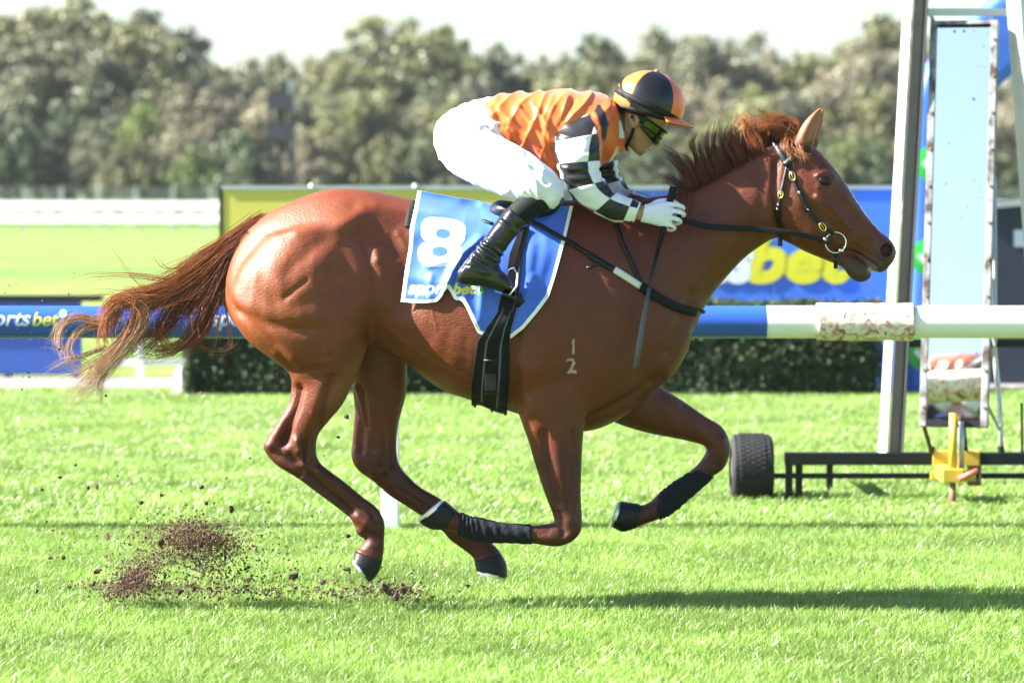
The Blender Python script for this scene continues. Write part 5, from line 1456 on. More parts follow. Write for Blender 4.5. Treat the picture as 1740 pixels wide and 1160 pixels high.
V, F = ribbon([P(x, y, HY + yo) for x, y, yo in RP], [Vector((0, -1, .15))] * n_, [.023] * (n_ - 14) + list(np.linspace(.023, .018, 14)), .009)
mb = MB(); mb.add(V, F); o = mb.build('near_rein', M_webbing, rein, True, .003)
mb = MB(); mb.add([(v_[0], 2 * HY - v_[1], v_[2]) for v_ in V], [tuple(reversed(f)) for f in F]); mb.build('far_rein', M_webbing, rein, True, .003)
MB().add(*ribbon([P(1398, 408, by_ - .004), P(1408, 410, by_ - .006), P(1412, 411, by_ - .004)], [Vector((0, -1, 0))] * 3, .026, .012)).build('rein_billet', M_leather, rein, True)

# ------------------------------------------------------------------ bandages on the front legs
M_band = mat('charcoal bandage', (0.011, 0.013, 0.016), .85, spec=.2, var=.35, scale=30, bump=.4, bscale=90)
def bandage(st, seed, label):
    grow = lambda s, k: [((a + c) / 2 + (a - c) / 2 * k, (b + d) / 2 + (b - d) / 2 * k, (a + c) / 2 - (a - c) / 2 * k, (b + d) / 2 - (b - d) / 2 * k, h * k, y) for a, b, c, d, h, y in s]
    V, F = loft(grow(st, 1.10), 40, 16, 2.1)
    me = mesh_from('leg_bandage', V, F)
    Vv, N = getV(me), getN(me)
    t = np.linspace(0, 1, (len(Vv) - 2) // 40)[:, None].repeat(40, 1).ravel(); t = np.r_[t, 0, 1]
    a = np.r_[np.tile(np.arange(40), (len(Vv) - 2) // 40), 0, 0] / 40
    wr = np.sin((t * 9 + a) * 6.28) * .0014 + .0025 * fnoise(Vv, (45, 45, 45), seed)
    setV(me, Vv + N * wr[:, None])
    o = link_mesh('leg_bandage', me, M_band)
    return tag(o, label, 'bandage')
bandage([(903, 923, 902, 892, .03, -.15), (860, 921, 856, 889, .03, -.15), (820, 920, 816, 881, .033, -.15), (796, 914, 797, 877, .035, -.15), (778, 907, 783, 871, .034, -.15)], 2, 'dark wrinkled bandage on the foreleg tucked back under the belly')
bandage([(1212, 810, 1182, 796, .034, .15), (1173, 845, 1148, 818, .03, .15), (1141, 871, 1124, 836, .033, .15), (1121, 882, 1112, 850, .034, .15)], 6, 'dark wrinkled bandage on the foreleg reaching forward')
# ================================================================== rider
def shrink(st, k): return [((a + c) / 2 + (a - c) / 2 * k, (b + d) / 2 + (b - d) / 2 * k, (a + c) / 2 - (a - c) / 2 * k, (b + d) / 2 - (b - d) / 2 * k, h * k, y) for a, b, c, d, h, y in st]
def flipy(st, dx=0, dy=0): return [(a + dx, b + dy, c + dx, d + dy, h, -y) for a, b, c, d, h, y in st]
rider = empty('person', H(850, 500, -.2), 'rider in orange and checked silks and white breeches crouched over the horse', 'person')
torso = [(806, 175, 860, 262, .135, 0), (822, 168, 885, 280, .155, 0), (846, 161, 915, 294, .17, 0), (880, 157, 948, 304, .182, 0), (925, 155, 972, 299, .195, 0), (970, 153, 1005, 288, .20, 0), (1005, 156, 1035, 274, .18, 0), (1028, 163, 1052, 258, .13, 0), (1042, 172, 1058, 246, .09, 0), (1050, 184, 1060, 236, .065, 0)]
sleeve = [(950, 205, 1042, 168, .055, -.10), (943, 226, 1038, 196, .07, -.15), (942, 245, 1028, 230, .074, -.18), (946, 268, 1020, 262, .07, -.20), (955, 298, 1018, 292, .066, -.21), (972, 332, 1030, 314, .06, -.215), (1004, 357, 1044, 327, .054, -.21), (1042, 374, 1062, 336, .044, -.20), (1077, 376, 1087, 346, .036, -.19)]
pelvis = [(739, 222, 740, 254, .05, 0), (745, 208, 748, 270, .10, 0), (760, 194, 766, 288, .14, 0), (785, 180, 792, 306, .16, 0), (815, 170, 830, 312, .165, 0), (850, 166, 868, 300, .15, 0), (880, 175, 895, 290, .12, 0)]
thigh = [(775, 198, 756, 282, .075, -.09), (815, 214, 785, 303, .088, -.16), (852, 234, 820, 318, .09, -.23), (890, 256, 852, 331, .084, -.285), (925, 279, 878, 339, .074, -.315), (948, 302, 902, 346, .064, -.325), (958, 325, 926, 354, .052, -.325), (950, 344, 938, 354, .03, -.325)]
sock = [(940, 335, 905, 318, .05, -.325), (937, 352, 893, 324, .052, -.33), (916, 366, 878, 338, .052, -.335), (893, 383, 862, 354, .05, -.338)]
boot = [(898, 382, 864, 351, .053, -.338), (886, 392, 853, 363, .052, -.34), (870, 410, 836, 386, .049, -.342), (856, 430, 818, 411, .045, -.345), (850, 447, 800, 432, .044, -.345), (852, 458, 787, 448, .042, -.345)]
foot = [(778, 461, 777, 478, .022, -.338), (786, 451, 784, 482, .034, -.34), (805, 440, 805, 485, .038, -.343), (828, 440, 828, 488, .041, -.346), (848, 456, 848, 494, .044, -.348), (866, 474, 866, 500, .040, -.348), (877, 488, 877, 503, .024, -.346)]
neckj = [(1018, 170, 1042, 258, .075, 0), (1044, 180, 1058, 240, .062, 0), (1060, 182, 1072, 240, .058, 0), (1076, 182, 1084, 244, .05, 0)]
headj = [(1116, 130, 1072, 152, .06, 0), (1136, 150, 1058, 165, .080, 0), (1144, 180, 1052, 180, .084, 0), (1138, 206, 1048, 196, .080, 0), (1126, 226, 1047, 210, .074, 0), (1115, 237, 1049, 222, .068, 0), (1107, 246, 1056, 232, .060, 0), (1101, 254, 1062, 243, .052, 0), (1094, 262, 1072, 252, .042, 0), (1088, 266, 1079, 259, .026, 0)]
nose = [(1134, 222, 1118, 216, .008, 0), (1126, 236, 1108, 230, .013, 0), (1121, 246, 1102, 239, .019, 0), (1116, 250, 1104, 245, .013, 0)]
lipu = [(1108, 247, 1096, 243, .022, 0), (1102, 252, 1090, 247, .022, 0)]
ear_j = [(1086, 196, 1066, 192, .008, -.082), (1088, 207, 1066, 203, .012, -.086), (1082, 216, 1068, 212, .009, -.082), (1077, 221, 1070, 219, .005, -.078)]
wrist = [(1070, 372, 1078, 349, .025, -.19), (1084, 374, 1090, 349, .026, -.188), (1092, 376, 1096, 348, .027, -.186)]
skin_parts = [loft(headj, 26, 4, 2.2), loft(neckj, 20, 3), loft(nose, 12, 3), loft(lipu, 12, 3), loft(ear_j, 12, 3), loft(flipy(ear_j), 12, 3), loft(wrist, 14, 3), loft(flipy(wrist, 32, -5), 14, 3),
              loft(shrink(torso, .86), 24, 3), loft(shrink(pelvis, .86), 20, 3), loft(shrink(sleeve, .72), 14, 3), loft(flipy(shrink(sleeve, .72), 32, -5), 14, 3), loft(shrink(thigh, .86), 18, 3), loft(flipy(shrink(thigh, .86), 20, -4), 18, 3),
              loft(shrink(sock + boot[1:], .8), 14, 3), loft(flipy(shrink(sock + boot[1:], .8), 20, -4), 14, 3), loft(shrink(foot, .8), 14, 3), loft(flipy(shrink(foot, .8), 20, -4), 14, 3)]
me = fuse(skin_parts, .0034, 3)
strokes(me, [([(1103, 249), (1094, 253)], 2.2, -5), ([(1098, 256), (1090, 256)], 3, 2), ([(1112, 236), (1104, 244), (1098, 250)], 3, -2), ([(1072, 232), (1085, 250)], 5, -2.5), ([(1110, 228)], 7, 2.5), ([(1078, 206)], 3.5, -6), ([(1064, 225), (1075, 250)], 4, -3), ([(1114, 243)], 2.2, -3)])
V = getV(me); u, v = proj(V)
C = np.tile(np.array((0.33, 0.165, 0.10)), (len(V), 1))
w = np.exp(-(dist_poly(u, v, [(1070, 240), (1082, 258), (1094, 258)]) / 9) ** 2)[:, None]; C = C * (1 - .35 * w) + np.array((.20, .12, .09)) * .35 * w
w = np.exp(-(dist_poly(u, v, [(1103, 249), (1096, 254)]) / 2.5) ** 2)[:, None]; C = C * (1 - w) + np.array((.36, .12, .09)) * w
w = np.exp(-(np.hypot(u - 1117, v - 243) / 6) ** 2)[:, None]; C = C * (1 - .5 * w) + np.array((.45, .17, .12)) * .5 * w
w = ((u < 1062) & (v < 222) & (u > 1035))[:, None]; C = np.where(w, np.array((.05, .03, .022)), C)
set_cols(me, C)
M_skin = vmat('skin', rough=.45, spec=.4, var=.1, scale=60, bump=.1, bscale=(500, 500, 500), bdist=.0006)
link_mesh('body', me, M_skin, rider)

# ---- silks
ORG, BLK, WHT2 = np.array((0.66, 0.135, 0.026)), np.array((0.0055, 0.0055, 0.0065)), np.array((0.74, 0.75, 0.78))
M_silk = vmat('satin silks', rough=.30, spec=.5, var=.05, scale=14, sheen=.15, bump=.10, bscale=(40, 40, 40), bdist=.004, transl=.12)
collar = [(1036, 168, 1056, 262, .10, 0), (1044, 176, 1062, 258, .078, 0), (1050, 186, 1066, 250, .070, 0)]
me = fuse([loft(torso, 40, 5, 2.3), loft(collar, 24, 4)], .0045, 4)
relax(me, np.ones(len(me.vertices)), 8)
V, N = getV(me), getN(me); u, v = proj(V)
# gathers pulled from the shoulder to the waist
fw_ = fnoise(np.stack([(u + v * .55) * .035, (v - u * .35) * .008, V[:, 1] * 5], 1), 1.0, 2)
fw2 = fnoise(np.stack([(u - v * .5) * .06, (v + u * .4) * .015, V[:, 1] * 6], 1), 1.0, 7)
rid = (1 - np.abs(fw_)) ** 3
fade = sstep(800, 830, u) * sstep(1060, 1030, u)
V = V + N * ((.011 * (rid - .45) + .004 * fw2) * fade)[:, None]
setV(me, V)
strokes(me, [([(850, 190), (900, 235), (935, 285)], 5, 7), ([(880, 180), (915, 225), (945, 270)], 4, 6), ([(905, 175), (930, 215)], 4, 5), ([(860, 215), (905, 262)], 4, -6), ([(975, 170), (950, 215)], 6, -7), ([(835, 190), (850, 225)], 5, 6), ([(940, 165), (925, 200), (935, 240)], 5, 6)])
V = getV(me); u, v = proj(V)
C = np.tile(ORG, (len(V), 1))
C[(u > 1052) & (v > 205) & (v < 235)] = WHT2
set_cols(me, C)
link_mesh('jacket', me, M_silk, rider)
def make_sleeve(st, near, ph):
    nr, sb = 112, 18
    S = catmull(st, sb); V, F = loft(st, nr, sb, 2.15)
    me = mesh_from('sleeve', V, F)
    A = getV(me); N = getN(me); m_ = len(S)
    cen = np.array([(H(s[0], s[1], s[5]) + H(s[2], s[3], s[5])) / 2 for s in S])
    L = np.r_[0, np.cumsum(np.linalg.norm(np.diff(cen, axis=0), axis=1))]
    row = np.repeat(np.arange(m_), nr); ang = np.tile(np.arange(nr), m_) / nr
    along = np.r_[L[row], 0, L[-1]]; ang = np.r_[ang, 0, 0]
    wr = .006 * (1 - np.abs(fnoise(np.stack([along * 14 + 1.2 * np.sin(ang * 6.28), ang * 2.2, 0 * ang], 1), 1.0, 3 + ph))) ** 3 + .004 * fnoise(A, (18, 18, 18), ph)
    wr *= np.r_[sstep(0, .05, L[row]), 0, 0]
    el = np.exp(-((along - L[-1] * .52) / .07) ** 2)
    wr += el * .003 * np.sin(along * 160 + 2 * np.sin(ang * 6.28))
    setV(me, A + N * wr[:, None])
    u, v = proj(getV(me))
    cu, cv = proj(cen); a0 = np.interp(275, cv[:m_ * 2 // 3], L[:m_ * 2 // 3]); sq = .096
    r_ = np.floor((along - a0) / sq).astype(int)
    c_ = np.floor((np.where(ang < .25, ang + 1, ang) - .682 + (0 if near else .07)) * 4 + 1e-6).astype(int)
    C = np.where(((r_ + c_) % 2 == 0)[:, None], BLK, WHT2)
    if near:
        reg = in_tris(u, v, np.array([[(960, 150), (1060, 150), (1004, 200)], [(1060, 150), (1004, 200), (1018, 236)], [(1060, 150), (1018, 236), (1020, 285)], [(1060, 150), (1020, 285), (1060, 285)], [(960, 150), (1004, 200), (985, 186)], [(960, 150), (985, 186), (960, 190)]]))
        C[reg] = ORG
        C[reg & (dist_poly(u, v, [(992, 166), (1008, 172), (1020, 192), (1028, 214), (1031, 240)]) < 7.5)] = BLK
        C[reg & (dist_poly(u, v, [(985, 186), (1000, 196), (1012, 220)]) < 3.5)] = BLK
    cuff = along > L[-1] - .006
    C[cuff] = WHT2
    set_cols(me, C)
    return link_mesh('sleeve', me, M_silk, rider)
make_sleeve(sleeve, True, 1.0)
make_sleeve(flipy(sleeve, 30, -3), False, 5.0)
# ---- breeches
M_breech = vmat('white breeches', rough=.5, spec=.4, var=.04, scale=20, sheen=.2, transl=.05)
far_thigh = flipy(thigh, 20, -4)
me = fuse([loft(pelvis, 32, 5, 2.2), loft(thigh, 28, 5, 2.1), loft(far_thigh, 28, 5, 2.1)], .0042, 4)
V = getV(me); u, v = proj(V)
relax(me, np.exp(-(dist_poly(u, v, [(760, 200), (830, 230), (800, 300)]) / 45) ** 2), 40)
V, N = getV(me), getN(me); u, v = proj(V)
w1 = fnoise(np.stack([(u + v) * .022, (v - u) * .05, V[:, 1] * 5], 1), 1.0, 11)
V = V + N * (0.007 * (1 - np.abs(w1)) ** 3 + .001 * fnoise(V, (25, 25, 25), 6))[:, None]
setV(me, V)
strokes(me, [([(770, 235), (800, 228), (830, 215)], 4, -5), ([(765, 262), (785, 240), (810, 225)], 3, 5), ([(780, 225), (815, 215)], 3, 4), ([(890, 285), (910, 310), (915, 335)], 4, 7), ([(905, 285), (930, 310)], 4, -8), ([(775, 270), (810, 262), (850, 270)], 5, -7), ([(800, 290), (840, 285)], 4, -6), ([(760, 215), (775, 245)], 5, -5), ([(842, 240), (835, 262), (845, 290)], 4, -7), ([(870, 300), (890, 325)], 3, 4), ([(920, 300), (945, 330)], 4, 4), ([(860, 270), (870, 300)], 4, -4)])
V = getV(me); u, v = proj(V)
C = np.tile(np.array((.66, .67, .71)), (len(V), 1))
T = text_tris('RRIE', -.0, -.05, 1.0); k = 58 / T[:, :, 0].max(); T = T * k; a = .62
X, Yy = T[:, :, 0].copy(), T[:, :, 1].copy(); T[:, :, 0] = 817 + X * math.cos(a) + Yy * math.sin(a) * 1.0; T[:, :, 1] = 262 + X * math.sin(a) - Yy * math.cos(a) * 1.1
hit = in_tris(u, v, T) & (N[:, 1] < 0)
C[hit] = (.30, .30, .38)
w = np.exp(-(dist_poly(u, v, [(822, 208), (836, 226)]) / 8) ** 2)[:, None]; C = C * (1 - .35 * w) + np.array((.8, .45, .5)) * .35 * w
set_cols(me, C)
link_mesh('breeches', me, M_breech, rider)
# ---- boots
M_boot = mat('polished black boot', (0.004, 0.004, 0.005), .22, spec=.4, var=.2, scale=20, rvar=.08, coat=.3)
M_sock = mat('dark green black gaiter', (0.007, 0.010, 0.0095), .75, spec=.2, var=.2, scale=40)
def legwear(fl):
    f_ = (lambda s: flipy(s, 20, -4)) if fl else (lambda s: s)
    V, F = loft(f_(sock), 32, 8, 2.2); MB().add(V, F).build('gaiter', M_sock, rider, True)
    me = fuse([loft(f_(boot), 30, 6, 2.2), loft(f_(foot), 26, 6, 2.3)], .0034, 4)
    if not fl:
        V, N = getV(me), getN(me); u, v = proj(V)
        t = (u * .62 + v * .0) ; s_ = (v - 412) * .83 + (834 - u) * .55   # runs down the leg, zero at the ankle folds
        am = np.exp(-((s_ - 16) / 19) ** 2)
        V = V + N * (am * (.0042 * np.sin(s_ * .50 + .02 * u + 2.6 * fnoise(V, 20, 1)) + .004 * fnoise(V, 42, 2)) + .0016 * fnoise(V, (30, 30, 12), 8))[:, None]
        setV(me, V)
        strokes(me, [([(846, 372), (880, 398)], 3, 3), ([(852, 366), (886, 392)], 3, -2), ([(785, 480), (828, 487), (866, 500)], 2.5, 4), ([(800, 455), (820, 462), (845, 462)], 4, 4), ([(805, 440), (825, 452)], 3, -5), ([(830, 420), (850, 436)], 3, -5)])
    link_mesh('boot', me, M_boot, rider)
legwear(False); legwear(True)

# ---- gloves: palm, four unequal curled fingers and a thumb
M_glove = vmat('pale glove', rough=.6, spec=.3, var=.05, scale=60, bump=.15, bscale=(600, 600, 600), bdist=.0008)
def finger(pts, r):
    mb = MB(); Q = catmull(pts, 4); n = len(Q)
    mb.tube([H(*q_) for q_ in Q], list(np.linspace(r, r * .82, n)), 10); return mb.V, mb.F
def hand(fl):
    f_ = (lambda s: flipy(s, 30, -3)) if fl else (lambda s: s)
    sg = -1 if fl else 1; dx, dy = (30, -3) if fl else (0, 0)
    palm = [(1088, 377, 1096, 347, .024, -.188), (1102, 380, 1108, 346, .027, -.186), (1118, 384, 1124, 343, .028, -.185), (1133, 387, 1138, 343, .024, -.184), (1140, 384, 1146, 346, .014, -.182)]
    fs = [loft(f_(palm), 20, 4, 2.4)]
    K = [((1143, 347), 1.05, .0093), ((1143, 358), 1.1, .0096), (((1139), 370), 1.0, .0093), ((1132, 381), .82, .0084)]
    for i, ((kx, ky), ln, r) in enumerate(K):
        pts = [(kx - 8, ky, -.190), (kx + 5 * ln, ky + 1, -.196), (kx + 15 * ln, ky + 4, -.190), (kx + 17 * ln, ky + 8, -.172), (kx + 9 * ln, ky + 10, -.160), (kx + 1, ky + 8, -.160)]
        fs.append(finger([(a + dx, b + dy, c * sg) for a, b, c in pts], r))
    th = [(1104, 350, -.175), (1120, 342, -.165), (1138, 341, -.160), (1150, 346, -.158), (1156, 352, -.160)]
    fs.append(finger([(a + dx, b + dy, c * sg) for a, b, c in th], .0100))
    me = fuse(fs, .0024, 2)
    V, N = getV(me), getN(me)
    setV(me, V + N * (.0009 * fnoise(V, 90, 3))[:, None])
    u, v = proj(getV(me))
    set_cols(me, np.tile(np.array((.62, .63, .72)), (len(V), 1)))
    g_ = link_mesh('glove', me, M_glove, rider)
    g_['label'] = 'pale lilac-white glove closed round the rein'
hand(False); hand(True)

# ---- helmet, peak, straps, goggles
hc = H(1103, 176, 0)
Hf, Hu, Hs = Vector((.97, 0, -.235)).normalized(), Vector((.235, 0, .97)).normalized(), Vector((0, -1, 0))
ea, eb, ec = .138, .126, .114
def ell(az, el, k=1.0):
    """az: 0 = towards the camera side, + towards the front"""
    return hc + (Hf * (math.sin(az) * math.cos(el) * ea) + Hs * (math.cos(az) * math.cos(el) * ec) + Hu * (math.sin(el) * eb)) * k
NA, NE = 180, 60
E0 = -.42
V, F, C = [], [], []
for i in range(NE + 1):
    el = E0 + (math.pi / 2 - E0) * i / NE
    for j in range(NA):
        az = 2 * math.pi * j / NA
        k = 1 + .006 * abs(math.sin((az - .06) * 3 + math.pi / 2 * 0)) * math.cos(el) ** .5 + .004 * mnoise.noise((az * 2, el * 5, 1))
        V.append(ell(az, el, k))
        pa = ((az + math.radians(42)) % (2 * math.pi)) / (2 * math.pi) * 4
        azd = math.degrees(az) % 360; C.append(BLK * 1.1 if (azd < 39 or azd > 327 or 147 < azd < 219) else ORG)
for i in range(NE):
    for j in range(NA):
        a, b = i * NA + j, i * NA + (j + 1) % NA
        F.append((a, b, b + NA, a + NA))
me = mesh_from('helmet', V, F, np.array(C))
M_cap = vmat('cap silk', rough=.32, spec=.5, var=.06, scale=30, bump=.12, bscale=(60, 60, 60), bdist=.003)
helm = link_mesh('helmet', me, M_cap, rider); helm.modifiers.new('s', 'SOLIDIFY').thickness = .008
MB().tube([ell(0, 1.5, .98), ell(0, 1.5, 1.03), ell(0, 1.5, 1.06)], [.011, .011, .004], 12).build('button', mat('orange button', tuple(ORG), .4), helm, True)
V, F = [], []
nph, nrd = 33, 7
for i in range(nph):
    ph = -R(62) + R(124) * i / (nph - 1)
    inn = ell(math.pi / 2 - ph, E0 + .14, 1.0)
    d = (Hf * math.cos(ph) * 1.0 + Hs * math.sin(ph) * .6)
    for j in range(nrd):
        t = j / (nrd - 1)
        V.append(inn + d * (.058 * t * math.cos(ph) ** .7) - Hu * (.012 * t + .006 * t * t + .012 * (1 - math.cos(ph))) )
F = grid_faces(nph, nrd)
me = mesh_from('peak', V, F); pk = link_mesh('peak', me, MATS['orange button'], helm); pk.modifiers.new('s', 'SOLIDIFY').thickness = .005
M_elastic = mat('black elastic', (.005, .005, .0055), .6, spec=.25, var=.2, scale=80)
def hband(path, width, name, k=1.008, m=M_elastic, th=.0025, parent=None):
    Q = [ell(az, el, k) for az, el in path]; Nn = [(q_ - hc).normalized() for q_ in Q]
    return MB().add(*ribbon(Q, Nn, width, th)).build(name, m, parent or rider, True)
hband([(R(a), E0 + .08 + .0 * a) for a in range(-180, 181, 6)], .022, 'helmet_rim_band')
hband([(R(a), -.33 + .42 * ((abs(a - 62) / 115.0) ** 1.0 if a < 62 else 0)) for a in range(-90, 64, 6)], .026, 'goggle_strap', 1.014)
hband([(R(180 - a), -.33 + .42 * ((abs(a - 62) / 115.0) if a < 62 else 0)) for a in range(-90, 64, 6)], .026, 'goggle_strap', 1.014)
hband([(R(-88 + i * 3.2), .55 - i * .038) for i in range(26)], .010, 'goggle_cord', 1.018)
# chin strap
cs = [P(x, y, HY + yo) for x, y, yo in ((1074, 196, -.095), (1076, 218, -.082), (1072, 232, -.073), (1066, 244, -.058), (1064, 251, -.03), (1066, 255, 0))]
Q = catmull([tuple(c_) for c_ in cs], 5); n_ = len(Q)
V, F = ribbon(Q, [Vector((0, -1, -.2))] * (n_ - 5) + [Vector((-.3, -.6, -.7))] * 5, .013, .004)
mb = MB(); mb.add(V, F); mb.add([(p_[0], 2 * HY - p_[1], p_[2]) for p_ in V], [tuple(reversed(f)) for f in F]); mb.build('chin_strap', M_elastic, rider, True)
# goggles wrap round the eyes
gU, gF = Vector((.66, 0, .75)).normalized(), Vector((.75, 0, -.66)).normalized()
gc = H(1090, 207, 0)
def gpt(th, t, k=1.0):
    return gc + (gF * (math.cos(th) * .101) + Hs * (math.sin(th) * .092)) * k + gU * t
def gog(t0, t1, name, m, th0, k, thick):
    V = []; nth, nt_ = 61, 9
    for i in range(nth):
        th = -th0 + 2 * th0 * i / (nth - 1)
        for j in range(nt_):
            t = t0(th) + (t1(th) - t0(th)) * j / (nt_ - 1)
            V.append(gpt(th, t, k))
    me = mesh_from(name, V, grid_faces(nth, nt_)); o = link_mesh(name, me, m, rider); o.modifiers.new('s', 'SOLIDIFY').thickness = thick; return o
lo = lambda th: -.030 + .018 * math.exp(-(th / .22) ** 2) + .010 * (abs(th) / 1.45) ** 2
hi = lambda th: .030 - .012 * (abs(th) / 1.45) ** 2
m_, nt, b_ = nt_new('goggle lens')
lw = nt.nodes.new('ShaderNodeTexCoord'); b_.inputs['Base Color'].default_value = (.05, .075, .006, 1); b_.inputs['Metallic'].default_value = .9; b_.inputs['Roughness'].default_value = .16
gog(lo, hi, 'goggle_lens', m_, 1.45, 1.0, .003)
gog(lambda th: lo(th) - .004, lambda th: lo(th) + .003, 'goggle_frame', M_elastic, 1.5, 1.035, .006)
gog(lambda th: hi(th) - .003, lambda th: hi(th) + .005, 'goggle_frame', M_elastic, 1.5, 1.035, .006)
gog(lambda th: -.006 - .010 * th * th / 2, lambda th: .003 - .010 * th * th / 2, 'goggle_divider', M_elastic, 1.45, 1.02, .003)
gog(lambda th: -.012, lambda th: .022, 'goggle_side', M_elastic, 1.9, .99, .004)

# ------------------------------------------------------------------ saddle, stirrups, whip
V, F = loft([(832, 348, 832, 366, .10, 0), (850, 340, 850, 372, .16, 0), (885, 344, 885, 376, .19, 0), (925, 342, 925, 374, .18, 0), (950, 332, 950, 366, .14, 0), (962, 340, 962, 360, .06, 0)], 28, 5, 2.4)
o = MB().add(V, F).build('racing_saddle', M_leather, None, True); tag(o, 'small black racing saddle under the rider', 'saddle')
def stirrup(sg, dx, dy, label):
    root = empty('stirrup', H(872 + dx, 500 + dy, -.35 * sg), label, 'stirrup', 'stirrups')
    def q_(x, y, yo): return H(x + dx, y + dy, yo * sg)
    MB().tube([q_(x, y, z) for x, y, z in ((866, 502, -.395), (878, 486, -.395), (880, 466, -.38), (874, 455, -.35), (866, 458, -.32), (858, 480, -.305), (860, 500, -.305))], .0042, 10).build('iron', M_chrome, root, True)
    MB().bar(q_(852, 498, -.35), q_(880, 508, -.35), .012, .10).build('tread', M_leather, root, False, .004)
    a = [q_(x, y, z) for x, y, z in ((898, 372, -.315), (892, 400, -.325), (885, 430, -.335), (876, 458, -.34))]
    MB().add(*ribbon([Vector(t_) for t_ in catmull([tuple(t) for t in a], 5)], [Vector((0, -sg, 0))] * 16, .022, .005)).build('leather', M_leather, root, True)
    MB().add(*ribbon([q_(878, 500, -.36), q_(884, 512, -.36), q_(878, 516, -.35)], [Vector((.4, -sg, 0))] * 3, .03, .012)).build('toe_guard', M_leather, root, True)
stirrup(1, 0, 0, 'steel stirrup iron and black leather under the near boot, on the number cloth side'); stirrup(-1, 20, -4, 'stirrup iron and leather hidden on the far side of the horse')
whip = empty('whip', H(1128, 392, -.19), 'long thin black whip held upright in the rider\'s glove', 'whip')
wl = [(1145, 318, -.160), (1135, 352, -.172), (1126, 392, -.190), (1118, 425, -.205), (1106, 475, -.225), (1092, 550, -.262), (1080, 624, -.300)]
W = [H(*p_) for p_ in wl]
MB().tube([W[0], W[0].lerp(W[1], .1), W[1], W[2], W[3]], [.0145, .0155, .0125, .0115, .0085], 14).build('handle', M_webbing, whip, True)
MB().tube([W[3], W[4], W[5]], [.0075, .006, .0055], 10).build('shaft', M_leather, whip, True)
MB().add(*ribbon([W[4].lerp(W[5], .2), W[5], W[5].lerp(W[6], .5), W[6]], [Vector((0, -1, 0))] * 4, [.014, .019, .022, .020], .007)).build('flap', mat('grey whip flap', (.06, .065, .075), .5), whip, True)
# ================================================================== turf blades and flying soil
def blade_mat():
    m, nt, b = nt_new('grass blade')
    oi = nt.nodes.new('ShaderNodeObjectInfo')
    gi = nt.nodes.new('ShaderNodeNewGeometry')
    r = nt.nodes.new('ShaderNodeValToRGB'); e = r.color_ramp.elements
    e[0].position = 0; e[0].color = (.11, .20, .025, 1); e[1].position = 1; e[1].color = (.50, .50, .27, 1)
    k = e.new(.45); k.color = (.175, .295, .045, 1); k = e.new(.82); k.color = (.27, .40, .095, 1)
    ad = nt.nodes.new('ShaderNodeMath'); ad.operation = 'MULTIPLY_ADD'; ad.inputs[1].default_value = .5
    hf = nt.nodes.new('ShaderNodeMath'); hf.operation = 'MULTIPLY'; hf.inputs[1].default_value = .5
    nt.links.new(oi.outputs['Random'], hf.inputs[0])
    nt.links.new(gi.outputs['Random Per Island'], ad.inputs[0]); nt.links.new(hf.outputs[0], ad.inputs[2])
    nt.links.new(ad.outputs[0], r.inputs[0])
    nz = nt.nodes.new('ShaderNodeTexNoise'); nz.inputs['Scale'].default_value = 1.3; nz.inputs['Detail'].default_value = 5
    nt.links.new(oi.outputs['Location'], nz.inputs['Vector'])
    mr = nt.nodes.new('ShaderNodeMapRange'); mr.inputs[1].default_value = .3; mr.inputs[2].default_value = .7; mr.inputs[3].default_value = .65; mr.inputs[4].default_value = 1.2
    nt.links.new(nz.outputs[0], mr.inputs[0])
    hs = nt.nodes.new('ShaderNodeHueSaturation'); nt.links.new(r.outputs[0], hs.inputs['Color']); nt.links.new(mr.outputs[0], hs.inputs['Value'])
    r = hs
    nt.links.new(r.outputs[0], b.inputs['Base Color'])
    b.inputs['Roughness'].default_value = .36; b.inputs['Specular IOR Level'].default_value = .5
    tl = nt.nodes.new('ShaderNodeBsdfTranslucent'); nt.links.new(r.outputs[0], tl.inputs[0])
    ms = nt.nodes.new('ShaderNodeMixShader'); ms.inputs[0].default_value = .5
    nt.links.new(b.outputs[0], ms.inputs[1]); nt.links.new(tl.outputs[0], ms.inputs[2])
    nt.links.new(ms.outputs[0], nt.nodes['Material Output'].inputs[0])
    return m
M_blade = blade_mat()
def tuft(seed, nb, rad, hmin, hmax, w):
    r = np.random.default_rng(seed); V, F = [], []
    for _ in range(nb):
        a, q_ = r.uniform(0, 6.28), rad * math.sqrt(r.uniform()); x, y = q_ * math.cos(a), q_ * math.sin(a)
        h = r.uniform(hmin, hmax); az = r.uniform(0, 6.28); bend = r.uniform(.15, .7) * h
        dx, dy = math.cos(az) * bend + .25 * h, math.sin(az) * bend
        f = r.uniform(0, 6.28); px, py = math.cos(f) * w * r.uniform(.7, 1.3), math.sin(f) * w
        k = len(V)
        for t, ww in ((0, .8), (.5, 1.0)):
            cx, cy, cz_ = x + dx * t * t, y + dy * t * t, h * t * (1 - .12 * t)
            V += [(cx - px * ww / 2, cy - py * ww / 2, cz_), (cx + px * ww / 2, cy + py * ww / 2, cz_)]
        V.append((x + dx, y + dy, h * .86))
        F += [(k, k + 1, k + 3, k + 2), (k + 2, k + 3, k + 4)]
    me = mesh_from('tuft', V, F); me.materials.append(M_blade)
    return bpy.data.objects.new('grass_tuft', me)
